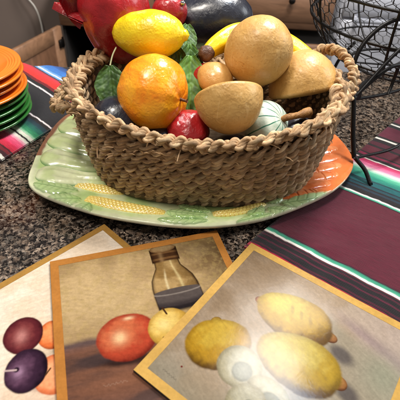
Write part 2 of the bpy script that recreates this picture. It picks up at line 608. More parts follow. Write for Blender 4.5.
cp = spline([[-.86, 2.05, .12], [-.885, 2.045, -.06], [-.872, 2.04, -.13], [-.825, 2.03, -.19], [-.806, 2.02, -.25], [-.806, 2.02, -.34]], 60)
V, F, U = tube(cp, .0042, 8)
o = mk('power_cord', V, F, m_plain('white_cord_plastic', (205, 200, 192), .4, .04, 10))
tag(o, 'thin white cord hanging in front of the taupe wall', 'cord')


# ------------------------------------------------------------------ striped cloths
def stripe_colors(s, stops):
    p = np.array([q[0] for q in stops]); c = np.array([lin(q[1]) for q in stops])
    return np.stack([np.interp(s, p, c[:, k]) for k in range(3)], -1)


def bands(lst):
    """[(s0, s1, colour or (colour0, colour1))] -> sharp-edged stops"""
    out = []
    for s0, s1, c in lst:
        c0, c1 = (c if isinstance(c[0], (tuple, list)) else (c, c))
        out += [(s0, c0), (s1 - .0006, c1)]
    return out


MAR = (80, 13, 34); BLK = (20, 16, 20); WHT = (226, 224, 214); TEA = (70, 158, 128)
R_STR = bands([(-.04, -.0175, (150, 24, 52)), (-.0175, -.0145, (70, 14, 30)), (-.0145, -.0075, (176, 24, 56)), (-.0075, -.006, (90, 16, 40)), (-.006, -.004, BLK), (-.004, -.001, (66, 14, 34)),
               (-.001, .008, BLK), (.008, .0105, (78, 18, 40)), (.0105, .017, BLK), (.017, .0195, (70, 16, 36)), (.0195, .0225, BLK), (.0225, .0245, (84, 20, 42)),
               (.0245, .0285, WHT), (.0285, .0345, (TEA, (40, 124, 98))), (.0345, .037, (50, 20, 36)), (.037, .186, MAR), (.186, .1885, BLK), (.1885, .1915, TEA),
               (.1915, .1955, WHT), (.1955, .207, BLK), (.207, .212, (24, 44, 58)), (.212, .216, BLK), (.216, .222, (18, 62, 72)), (.222, .225, (14, 30, 40)),
               (.225, .236, (14, 84, 88)), (.236, .239, (14, 52, 60)), (.239, .252, ((20, 108, 100), (36, 140, 116))), (.252, .262, ((50, 156, 126), (96, 186, 152))),
               (.262, .268, ((130, 206, 172), (190, 226, 204))), (.268, .2735, WHT), (.2735, .277, (240, 180, 200)), (.277, .288, ((238, 140, 176), (228, 96, 142))),
               (.288, .298, ((216, 66, 116), (176, 40, 86))), (.298, .301, WHT), (.301, .309, BLK), (.309, .316, (120, 24, 58)), (.316, .320, BLK), (.320, .345, MAR), (.345, .352, BLK), (.352, .366, (70, 14, 34)), (.366, .3785, BLK),
               (.3785, .3845, WHT), (.3845, .392, BLK), (.392, .436, (84, 16, 40)), (.436, .449, BLK), (.449, .4545, WHT), (.4545, .464, BLK), (.464, .56, MAR)])
L_STR = bands([(-.06, .004, (36, 16, 20)), (.004, .0105, WHT), (.0105, .018, (56, 18, 26)), (.018, .024, (112, 26, 34)), (.024, .027, (60, 14, 24)), (.027, .039, ((186, 30, 54), (214, 38, 78))),
               (.039, .052, ((228, 52, 98), (238, 100, 140))), (.052, .058, ((240, 140, 170), (240, 196, 206))), (.058, .0635, WHT), (.0635, .0672, BLK), (.0672, .071, (212, 226, 206)),
               (.071, .0745, WHT), (.0745, .080, ((170, 212, 180), (110, 180, 140))), (.080, .090, ((52, 146, 100), (26, 118, 84))), (.090, .101, ((18, 104, 84), (14, 78, 76))),
               (.101, .110, ((14, 58, 66), (16, 36, 50))), (.110, .1175, BLK), (.1175, .1208, (224, 214, 216)), (.1208, .1895, (20, 20, 26)), (.1895, .193, (224, 214, 216)), (.193, .201, BLK),
               (.201, .206, (120, 22, 30)), (.206, .222, ((222, 52, 46), (224, 40, 44))), (.222, .236, ((206, 26, 44), (150, 20, 42))), (.236, .241, (40, 16, 30)), (.241, .246, (96, 150, 206)), (.246, .2495, (230, 226, 226)),
               (.2495, .254, (110, 160, 214)), (.254, .272, ((58, 122, 196), (40, 100, 178))), (.272, .290, ((34, 84, 154), (22, 54, 110))), (.290, .31, BLK), (.31, .36, (150, 24, 44)), (.36, .45, MAR)])


def cloth(name, O, u, w, s0, s1, t0, t1, stripes, wave, drape=False):
    s = np.arange(s0, s1, .0011); t = np.linspace(t0, t1, 110)
    S, T = np.meshgrid(s, t, indexing='ij')
    wob = .0010 * (fbm(T * 160, S * 3, seed=4) - .5) * 2 + .0020 * (fbm(T * 22, S * 6, seed=3) - .5) * 2 + .0028 * (fbm(T * 5, S * 2, seed=5) - .5)
    Pxy = np.asarray(O) + S[..., None] * np.asarray(u) + T[..., None] * np.asarray(w)
    Z = .0032 + wave(S, T)
    sd = (Pxy - EDGE0) @ en
    if drape:
        r = .010
        over = np.maximum(sd - (-.002), 0)
        ang = np.minimum(over / r, PI / 2)
        nx = -.002 + r * np.sin(ang)
        down = r * (1 - np.cos(ang)) + np.maximum(over - r * PI / 2, 0)
        Pxy = np.where((over > 0)[..., None], Pxy + en * (nx - sd)[..., None], Pxy)
        Z = Z - down
    top = np.concatenate([Pxy, Z[..., None]], -1)
    cc = stripe_colors(S + wob, stripes)
    n = S.size
    col = cc.reshape(-1, 3)
    bot = top.copy(); bot[..., 2] -= .0024
    V = np.vstack([top.reshape(-1, 3), bot.reshape(-1, 3)])
    g = grid_faces(*S.shape)
    F = [g[:, ::-1] if np.cross(u, w) < 0 else g]
    F.append(F[0][:, ::-1] + n)
    I = np.arange(n).reshape(S.shape)
    for line in (I[0, :], I[-1, :], I[:, 0], I[:, -1]):
        F.append(np.stack([line[:-1], line[1:], line[1:] + n, line[:-1] + n], -1))
    uv = np.stack([S.ravel(), T.ravel()], -1)
    return mk(name, V, np.vstack(F), M['cloth'], None, np.vstack([uv, uv]), np.vstack([col, col]))


u1 = np.array([.65, .76]); w1 = np.array([.829, -.559])
o = cloth('striped_cloth', (.0745, .3970), u1, w1, -.020, .53, 0, .50, R_STR,
          lambda s, t: .0012 * fbm(t * 9, s * 9, seed=2) + .0065 * np.clip(fbm(t * 7 + s * 5, s * 14 - t * 8, seed=12) - .48, 0, 1) + .0016 * np.exp(-((t - .115 - .25 * (s - .03)) / .012) ** 2) * sstep(.20, .02, s))
tag(o, 'maroon striped serape cloth with a wide plain band, under the right end of the platter', 'cloth')
u2 = np.array([.42, .91]); w2 = np.array([.75, -.66])
o = cloth('striped_cloth', (-.3259, .5388), u2, w2, -.05, .40, -.42, .0, L_STR,
          lambda s, t: .0012 * fbm(t * 9, s * 9, seed=8) + .010 * np.exp(-((s - .219) / .017) ** 2) + .004 * np.exp(-((s - .265) / .016) ** 2), True)
tag(o, 'black serape cloth with red, blue, pink and green stripes, lying under the stack of plates', 'cloth')


# ------------------------------------------------------------------ plates
def plate_mesh(Rr):
    # foot ring, outer wall, rolled rim, then concentric rings on the upper face
    prof = [(0.0001, .0045), (.040, .0045), (.052, .0040), (.054, .0005), (.058, .0005), (.062, .0042), (.080, .0078), (Rr - .004, .0118), (Rr - .0008, .0134), (Rr, .0152),
            (Rr - .0010, .0168), (Rr - .0035, .0172), (Rr - .006, .0160)]
    for k in range(4):
        r = Rr - .0075 - k * .0046
        prof += [(r, .0158 - k * .0011), (r - .0012, .0166 - k * .0011), (r - .0024, .0165 - k * .0011), (r - .0036, .0154 - k * .0011)]
    prof += [(.068, .0108), (.060, .0088), (.052, .0080), (.050, .0086), (.047, .0087), (.045, .0078), (.041, .0078), (.039, .0084), (.036, .0085), (.034, .0077), (.015, .0076), (.0001, .0076)]
    return lathe(prof, 128)


V, F = plate_mesh(.104)
pc = (-.424, .672)
ords = ['lowest green glazed plate of the stack, lying on the striped cloth', 'second green glazed plate from the bottom of the stack', 'third green glazed plate from the bottom of the stack',
        'uppermost green glazed plate, directly under the orange plates', 'lowest orange glazed plate, directly on the green plates', 'second orange glazed plate from the bottom of the orange ones',
        'orange glazed plate directly under the topmost plate', 'topmost orange glazed plate of the stack showing its ringed centre']
for k in range(8):
    o = mk('plate', V, F, M['glaze_green'] if k < 4 else M['glaze_orange'])
    o.location = (pc[0] + random.uniform(-.0035, .0035) - (.003 if k >= 4 else 0), pc[1] + random.uniform(-.004, .004), .0052 + k * .0116)
    o.rotation_euler = (random.uniform(-.004, .004), random.uniform(-.004, .004), random.uniform(0, 6))
    tag(o, ords[k], 'plate', 'plates in the stack')


# ------------------------------------------------------------------ placemats with pictures
def ell(u, v, cu, cv, ru, rv, ang=0):
    c, s = math.cos(ang), math.sin(ang)
    x, y = u - cu, v - cv
    a = (c * x + s * y) / ru; b = (-s * x + c * y) / rv
    return a, b, np.sqrt(a * a + b * b)


def daub(u, v, seed, sc=60): return fbm(u * sc, v * sc, seed=seed, octv=4)


def fruit_paint(img, u, v, cu, cv, ru, rv, ang, dark, mid, lite, light=(-.3, -.4), seed=0, hi=None, edge=.03, egg=0.0, soft=.9):
    """a painted fruit: brushed modelling in three pigments inside a soft outline"""
    a, b, d = ell(u, v, cu, cv, ru, rv, ang)
    if egg: d = np.sqrt(a * a + (b * (1 + egg * a)) ** 2)
    d = d + .06 * (fbm(u * 25, v * 25, seed=seed + 40) - .5) 
    msk = 1 - sstep(1 - edge * 1.3, 1 + edge * 1.3, d)
    la, lb = light
    sh = np.clip(1 - ((a - la) ** 2 + (b - lb) ** 2) * .45 * soft, 0, 1) + .24 * (fbm(u * 50, v * 38, seed=seed, octv=3) - .5) + .22 * (daub(u, v, seed + 5, 18) - .5)
    c = mixc(np.broadcast_to(lin(dark), img.shape), lin(mid), sstep(.18, .66, sh))
    c = mixc(c, lin(lite), sstep(.66, 1.02, sh))
    c = mixc(c, lin(dark) * .55, sstep(.74, 1.02, d) * (.35 + .45 * sstep(-.2, .9, a * -la + b * -lb)))
    if hi is not None:
        h = np.exp(-(((a - hi[0]) / hi[2]) ** 2 + ((b - hi[1]) / hi[3]) ** 2))
        c = mixc(c, lin(hi[4]), np.clip(h * 1.1, 0, 1) * .85)
    return img * (1 - msk[..., None]) + c * msk[..., None]


def shadow_paint(img, u, v, cu, cv, ru, rv, ang, colr, strength=.7):
    a, b, d = ell(u, v, cu, cv, ru, rv, ang)
    return mixc(img, lin(colr), strength * (1 - sstep(.4, 1.1, d + .15 * (daub(u, v, 9, 25) - .5))))


def scribble(img, u, v, u0, v0, length, h, colr, seed, rotd=0.0):
    r = random.Random(seed)
    n = 160
    t = np.linspace(0, 1, n)
    xs = u0 + t * length
    ys = v0 + rotd * t * length + h * (np.sin(t * 37 + r.random() * 6) * .5 + np.sin(t * 61 + r.random() * 6) * .35)
    dm = np.full(u.shape, 9.0)
    box_ = (u > u0 - .02) & (u < u0 + length + .02) & (abs(v - v0) < h * 3 + .02)
    if box_.any():
        uu, vv = u[box_], v[box_]
        dd = np.full(uu.shape, 9.0)
        for x, y in zip(xs, ys): dd = np.minimum(dd, (uu - x) ** 2 + (vv - y) ** 2)
        dm[box_] = np.sqrt(dd)
    return mixc(img, lin(colr), .42 * (1 - sstep(.0006, .0022, dm)))


def brush(u, v):
    """uneven paint: short strokes that follow a wandering direction, and canvas grain"""
    x = u + .03 * fbm(u * 6, v * 6, seed=300, octv=2); y = v - .35 * u + .05 * fbm(u * 5, v * 5, seed=304, octv=2)
    st = fbm(x * 26, y * 110, seed=301, octv=3)
    gr = vnoise(u * 420, v * 420, seed=302)
    return .82 + .26 * st + .12 * gr + .12 * (fbm(u * 14, v * 14, seed=303) - .5)


def paint_lemons(u, v):
    n = daub(u, v, 1, 9)
    img = mixc(np.broadcast_to(lin((186, 162, 134)), u.shape + (3,)), lin((196, 176, 154)), sstep(.3, .7, n))
    img = mixc(img, lin((136, 112, 86)), sstep(.5, .05, u + .3 * v + .25 * (n - .5)) * .8)
    img = mixc(img, lin((202, 182, 172)), sstep(.5, .9, u - .35 * v) * .6)
    line = v - (.165 + .24 * (u - .64))                                   # far edge of the table top
    img = mixc(img, lin((160, 136, 138)), np.exp(-((line + .005) / .035) ** 2) * sstep(.5, .75, u) * .7)
    img = mixc(img, lin((172, 160, 138)), sstep(.01, .08, line) * sstep(.25, .6, u) * .85)
    img = mixc(img, lin((142, 136, 116)), sstep(.70, .95, v + .1 * (n - .5)) * .7)
    img = mixc(img, lin((158, 164, 140)), np.exp(-(((u - .88) / .1) ** 2 + ((v - .33) / .12) ** 2)) * .6)
    img = shadow_paint(img, u, v, .69, .345, .075, .05, .3, (92, 84, 84), .85)
    img = shadow_paint(img, u, v, .775, .50, .075, .05, .3, (92, 84, 84), .85)
    # lemon at the back, its tip to the left and nub to the right
    NUB = ((110, 66, 36), (166, 112, 62), (188, 138, 78))
    img = fruit_paint(img, u, v, .610, .294, .036, .028, -.05, *NUB, (-.2, -.5), 3)
    img = fruit_paint(img, u, v, .242, .318, .022, .020, .3, (112, 50, 30), (142, 76, 44), (164, 100, 56), (0, 0), 4)
    img = fruit_paint(img, u, v, .425, .302, .192, .132, -.07, (120, 84, 22), (200, 158, 34), (220, 192, 66), (-.35, -.45), 2, (-.45, -.38, .25, .2, (226, 206, 74)), egg=-.16)
    for k in range(4):
        img = shadow_paint(img, u, v, .40 + .050 * k, .262 + .004 * k, .012, .036, -.5, (160, 124, 34), .5)
    # big lemon in front of it
    img = fruit_paint(img, u, v, .728, .478, .038, .034, -.1, *NUB, (-.2, -.5), 6)
    img = fruit_paint(img, u, v, .545, .500, .195, .138, -.10, (116, 84, 30), (196, 160, 52), (218, 194, 96), (-.1, -.5), 5, egg=-.14)
    # lemon at the left
    img = fruit_paint(img, u, v, .140, .552, .020, .026, .6, (110, 80, 30), (160, 122, 46), (180, 146, 60), (0, 0), 8)
    img = fruit_paint(img, u, v, .215, .640, .155, .125, -.95, (108, 74, 20), (192, 146, 36), (212, 176, 64), (.1, -.4), 7, egg=.10)
    # cut halves, pale rind and greyish flesh
    for cu, cv, ru, rv, an, s in ((.352, .678, .098, .100, .3, 10), (.52, .715, .105, .075, .2, 12), (.46, .80, .085, .09, .1, 14)):
        img = fruit_paint(img, u, v, cu, cv, ru, rv, an, (140, 124, 80), (178, 168, 134), (196, 190, 164), (0, -.2), s)
        img = fruit_paint(img, u, v, cu + .022, cv + .012, ru * .46, rv * .46, an, (116, 116, 98), (140, 140, 122), (156, 156, 138), (0, 0), s + 1, edge=.12)
    img = mixc(img, lin((120, 30, 26)), 1 - sstep(.003, .006, np.hypot(u - .155, v - .835)))
    img = scribble(img, u, v, .10, .893, .075, .005, (60, 54, 50), 3, .05)
    return img


def paint_bottle(u, v):
    n = daub(u, v, 21, 10); f = daub(u, v, 22, 55)
    img = mixc(np.broadcast_to(lin((192, 162, 116)), u.shape + (3,)), lin((164, 134, 94)), sstep(.3, .7, n))
    img = mixc(img, lin((202, 174, 128)), np.exp(-(((u - .25) / .25) ** 2 + ((v - .3) / .22) ** 2)) * .7)
    img = mixc(img, lin((92, 68, 40)), sstep(.50, .95, u - .25 * v + .14 * (n - .5)) * .9)
    img = mixc(img, lin((150, 120, 74)), sstep(.12, .0, v) * .5)
    img = mixc(img, lin((178, 152, 96)), sstep(.45, .7, f) * .35)
    # table: plum brown boards
    tb = sstep(.515, .545, v + .02 * (n - .5) + .01 * u)
    tbl = mixc(np.broadcast_to(lin((88, 64, 56)), u.shape + (3,)), lin((122, 82, 64)), sstep(.35, .7, fbm(u * 5, v * 26, seed=31)))
    tbl = mixc(tbl, lin((144, 96, 72)), np.exp(-(((u - .45) / .30) ** 2 + ((v - .76) / .035) ** 2)) * .8)
    tbl = mixc(tbl, lin((110, 92, 92)), sstep(.60, .53, v) * .5 + sstep(.78, .95, v) * .45)
    img = img * (1 - tb[..., None]) + tbl * tb[..., None]
    img = shadow_paint(img, u, v, .30, .672, .17, .035, .1, (40, 26, 26), .9)
    img = shadow_paint(img, u, v, .16, .64, .12, .04, .0, (62, 52, 54), .7)
    # bottle: shoulders, neck and cork
    vv = np.clip((v - .18) / .30, 0, 1)
    half = np.interp(v, [.17, .20, .235, .28, .33, .38, .5], [.070, .072, .092, .115, .124, .126, .123]); cx = .607 + .012 * vv
    q = (u - cx) / half
    ins = (1 - sstep(.94, 1.02, abs(q))) * sstep(.145, .155, v) * (1 - sstep(.475, .50, v))
    glass = mixc(np.broadcast_to(lin((178, 146, 96)), u.shape + (3,)), lin((140, 108, 62)), sstep(.3, .7, daub(u, v, 33, 16)))
    glass = mixc(glass, lin((60, 40, 22)), sstep(.78, 1.0, abs(q)) * .9 + .25 * sstep(.3, .8, q))
    glass = mixc(glass, lin((232, 214, 168)), np.exp(-((q + .32) / .055) ** 2) * .6 * sstep(.2, .26, v))
    glass = mixc(glass, lin((228, 208, 150)), np.exp(-((q - .30) / .07) ** 2) * .5)
    liq = sstep(.362, .368, v - .018 * np.sqrt(np.clip(1 - q * q, 0, 1)) * -1 + .0)
    lq = mixc(np.broadcast_to(lin((58, 50, 50)), u.shape + (3,)), lin((88, 78, 74)), sstep(.43, .40, v - .020 * np.sqrt(np.clip(1 - q * q, 0, 1))) * .85)
    glass = glass * (1 - liq[..., None]) + lq * liq[..., None]
    glass = mixc(glass, lin((36, 30, 32)), sstep(.43, .445, v - .020 * np.sqrt(np.clip(1 - q * q, 0, 1))))
    glass = mixc(glass, lin((40, 26, 16)), sstep(.90, .97, abs(q)) * .85)
    glass = mixc(glass, lin((150, 138, 128)), np.exp(-((v - .366 - .018 * np.sqrt(np.clip(1 - q * q, 0, 1))) / .004) ** 2) * .7)
    img = img * (1 - ins[..., None]) + glass * ins[..., None]
    nk = (1 - sstep(.075, .080, abs(u - .607))) * sstep(.055, .065, v + .2 * (u - .607) ** 2) * (1 - sstep(.150, .165, v - .8 * (u - .607) ** 2))
    nc = mixc(np.broadcast_to(lin((70, 44, 26)), u.shape + (3,)), lin((112, 78, 46)), sstep(.55, .9, np.sin(v * 150 - 60 * (u - .607) ** 2) * .5 + .5))
    nc = mixc(nc, lin((34, 20, 12)), sstep(.045, .085, abs(u - .607)))
    nc = mixc(nc, lin((176, 140, 96)), np.exp(-((u - .585) / .012) ** 2) * .4)
    img = img * (1 - nk[..., None]) + nc * nk[..., None]
    img = fruit_paint(img, u, v, .607, .062, .073, .028, .0, (84, 58, 36), (140, 106, 68), (166, 136, 94), (0, 0), 36)
    # red apple and yellow fruit
    img = fruit_paint(img, u, v, .325, .560, .142, .122, -.10, (116, 34, 26), (182, 70, 46), (204, 108, 70), (-.15, -.25), 37, (-.25, -.05, .22, .26, (240, 200, 150)))
    img = mixc(img, lin((236, 206, 160)), np.exp(-(((u - .345) / .022) ** 2 + ((v - .465) / .009) ** 2)) * .9)
    img = fruit_paint(img, u, v, .530, .568, .108, .108, .1, (150, 106, 36), (208, 164, 70), (230, 196, 110), (-.2, -.3), 39, (-.3, -.2, .25, .25, (240, 216, 140)))
    img = mixc(img, lin((70, 44, 24)), 1 - sstep(.004, .008, np.hypot(u - .485, v - .612)))
    img = mixc(img, lin((66, 42, 24)), 1 - sstep(.003, .007, abs(u - .522 - .3 * (v - .47)) + np.clip(abs(v - .47) - .02, 0, 9)))
    img = scribble(img, u, v, .19, .765, .10, .007, (176, 140, 120), 5, .02)
    return img


def paint_plums(u, v):
    n = daub(u, v, 41, 8)
    img = mixc(np.broadcast_to(lin((226, 204, 178)), u.shape + (3,)), lin((236, 220, 200)), sstep(.3, .7, n))
    img = mixc(img, lin((214, 170, 140)), sstep(.34, .75, v + .2 * (n - .5)) * .35)
    img = mixc(img, lin((190, 160, 130)), sstep(.6, .95, v + .15 * (n - .5)) * .5)
    img = shadow_paint(img, u, v, .40, .46, .05, .13, .75, (160, 140, 118), .5)
    img = shadow_paint(img, u, v, .23, .63, .11, .035, .7, (150, 120, 108), .55)
    # fruits: two oranges behind, two plums in front (the picture's right is towards its upper edge here)
    img = fruit_paint(img, u, v, .385, .448, .066, .076, 0.5, (150, 62, 28), (222, 112, 58), (240, 154, 96), (-.1, -.2), 42)
    img = fruit_paint(img, u, v, .292, .622, .088, .092, .5, (168, 70, 40), (230, 126, 78), (244, 168, 120), (-.1, -.1), 43)
    img = fruit_paint(img, u, v, .288, .358, .088, .098, .53, (44, 16, 22), (92, 34, 40), (128, 58, 58), (-.1, .0), 44, (-.1, .05, .28, .34, (188, 126, 120)), soft=1.1)
    img = fruit_paint(img, u, v, .214, .524, .090, .102, .65, (28, 16, 28), (56, 34, 52), (96, 64, 86), (-.3, .0), 46, (-.35, .05, .22, .25, (160, 124, 150)), soft=1.1)
    img = mixc(img, lin((36, 18, 34)), 1 - sstep(.008, .016, np.hypot(u - .185, v - .493)))
    t = np.clip(((u - .145) * .038 + (v - .462) * .031) / (.038 ** 2 + .031 ** 2), 0, 1)
    img = mixc(img, lin((206, 180, 176)), (1 - sstep(.002, .006, np.hypot(u - .145 - t * .038, v - .462 - t * .031))) * .85)
    t = np.clip(((u - .262) * .03 + (v - .60) * -.012) / (.03 ** 2 + .012 ** 2), 0, 1)
    img = mixc(img, lin((70, 50, 30)), 1 - sstep(.002, .005, np.hypot(u - .262 - t * .03, v - .60 + t * .012)))
    return img


def placemat(TL, a, side, z, fw, painter, N, gold, label, du=0.0, tone=.74):
    a = norm(np.array(a)); b = np.array([a[1], -a[0]])                 # a: along the top, b: down the side
    TL = np.asarray(TL)
    ctr = TL + (a + b) * side / 2
    ang = math.atan2(a[1], a[0]); Rm = rotz(ang)
    acc = Acc(); box(acc, (0, 0, .0018), (side, side, .0036), .0005, Rm)
    root = mk('placemat', np.vstack(acc.V), np.vstack(acc.F), M['board_edge'], smooth=False, loc=(ctr[0], ctr[1], z))
    tag(root, label, 'placemat', 'placemats with still life pictures')
    h = side / 2 - .0004; g = h - fw
    # picture sheet
    k = np.linspace(-g, g, N); X, Y = np.meshgrid(k, k, indexing='ij')
    uu = (X + side / 2) / .226 + du; vv = (side / 2 - Y) / .226
    col = np.clip(painter(uu, vv) * tone * brush(uu, vv)[..., None], 0, 1)
    P = np.stack([X, Y, np.full_like(X, .0039)], -1).reshape(-1, 3) @ Rm.T
    mk('picture', P, grid_faces(N, N), M['print'], root, None, col.reshape(-1, 3))
    # border band, laid out as a frame, mitred
    V = np.array([(-h, -h), (h, -h), (h, h), (-h, h), (-g, -g), (g, -g), (g, g), (-g, g)]); V = np.c_[V, np.full(8, .0041)]
    Fb = np.array([[0, 1, 5, 4], [1, 2, 6, 5], [2, 3, 7, 6], [3, 0, 4, 7]])
    # subdivide along each side so that the gold can wear unevenly
    acc = Acc()
    for f in Fb:
        q = V[f]; s = np.linspace(0, 1, 60)[:, None, None]; t = np.linspace(0, 1, 4)[None, :, None]
        Q = (q[0] * (1 - s) + q[1] * s) * (1 - t) + (q[3] * (1 - s) + q[2] * s) * t
        Q = Q.reshape(-1, 3)
        w = fbm(Q[:, 0] * 60, Q[:, 1] * 60, seed=5)
        c = lin(gold) * .68 * (0.82 + .36 * w)[:, None]
        acc.add(Q @ Rm.T, grid_faces(60, 4), None, c)
    mk('border', np.vstack(acc.V), np.vstack(acc.F), M['print'], root, None, np.vstack(acc.C))
    return root


cL = np.array([-.1285, .4085]); aL = norm(np.array([.668, .744]))
placemat(cL - aL * .222, aL, .222, .0006, .0085, paint_plums, 440, (176, 132, 66), 'placemat picturing dark plums and oranges on cream, partly under the bottle placemat', .018, .71)
placemat((-.1785, .3325), (.942, .335), .2165, .0048, .0095, paint_bottle, 560, (184, 122, 58), 'placemat picturing a bottle and a red apple, lying between the other two placemats', 0.0, .62)
placemat((.0700, .3815), (.824, -.566), .2205, .0090, .0095, paint_lemons, 620, (206, 164, 88), 'placemat picturing lemons, pale gold border, lying on top of the bottle placemat', 0.0, .53)


# ------------------------------------------------------------------ platter
PC = np.array([0.0, .588])
OUT = np.array([(-.240, .455), (-.160, .416), (-.080, .399), (.0, .3965), (.075, .414), (.145, .452), (.205, .500), (.243, .560), (.246, .612), (.226, .668), (.165, .735), (.08, .772),
                (-.02, .782), (-.12, .765), (-.20, .725), (-.250, .668), (-.262, .60), (-.259, .52)])
NTH = 900
rim = spline(OUT, 2000, True)
th_r = np.arctan2(rim[:, 1] - PC[1], rim[:, 0] - PC[0]); rr = np.hypot(rim[:, 0] - PC[0], rim[:, 1] - PC[1])
o_ = np.argsort(th_r); th_s, rr_s = th_r[o_], rr[o_]
THS = np.linspace(-PI, PI, NTH, endpoint=False)
RIM = np.interp(THS, th_s, rr_s, period=2 * PI)


def rho_of(x, y):
    dx, dy = x - PC[0], y - PC[1]
    return np.hypot(dx, dy) / np.interp(np.arctan2(dy, dx), th_s, rr_s, period=2 * PI)


def base_z(rho): return .0095 + .0135 * sstep(.62, 1.0, rho)


def leaf_feat(x, y, p0, p1, wid, bend=0.0):
    """leaf relief between p0 and p1: dome, mid rib and side veins -> (height, inside mask, vein mask)"""
    p0, p1 = np.array(p0), np.array(p1); d = p1 - p0; L = np.hypot(*d); d = d / L
    l = ((x - p0[0]) * d[0] + (y - p0[1]) * d[1]) / L
    w = (-(x - p0[0]) * d[1] + (y - p0[1]) * d[0])
    w = w - bend * np.sin(np.clip(l, 0, 1) * PI)
    half = wid * np.power(np.clip(np.sin(np.clip(l, 0, 1) * PI), 0, 1), .62) * (1 + .06 * np.sin(l * 30))
    q = abs(w) / np.maximum(half, 1e-5)
    m = (1 - sstep(.86, 1.02, q)) * (l > 0) * (l < 1)
    mid = np.exp(-(w / .0011) ** 2)
    vein = np.exp(-(((np.mod(l * 7 - abs(w) / max(wid, 1e-4) * .9, 1) - .5)) / .10) ** 2) * .7
    edge = np.exp(-((q - 1.0) / .09) ** 2) * (l > -.02) * (l < 1.02)
    hh = m * (.0028 * np.sqrt(np.clip(1 - q * q, 0, 1)) + .0006)
    return hh - m * np.maximum(mid, vein) * .0010, m, np.maximum(np.maximum(mid, vein) * m, edge)


LEAVES = [((-.175, .456), (-.240, .462), .016, 0), ((-.165, .436), (-.215, .427), .015, .0), ((-.150, .428), (-.165, .402), .012, 0), ((-.045, .424), (.012, .418), .016, .0),
          ((.012, .408), (-.055, .4035), .009, 0), ((.016, .432), (-.03, .446), .013, 0), ((.086, .452), (.070, .418), .013, 0), ((.094, .440), (.138, .428), .013, 0), ((.116, .452), (.212, .488), .018, -.004),
          ((.092, .462), (.120, .470), .012, 0), ((.100, .428), (.050, .406), .009, 0)]
CARROT_C = np.array([.06, .56])


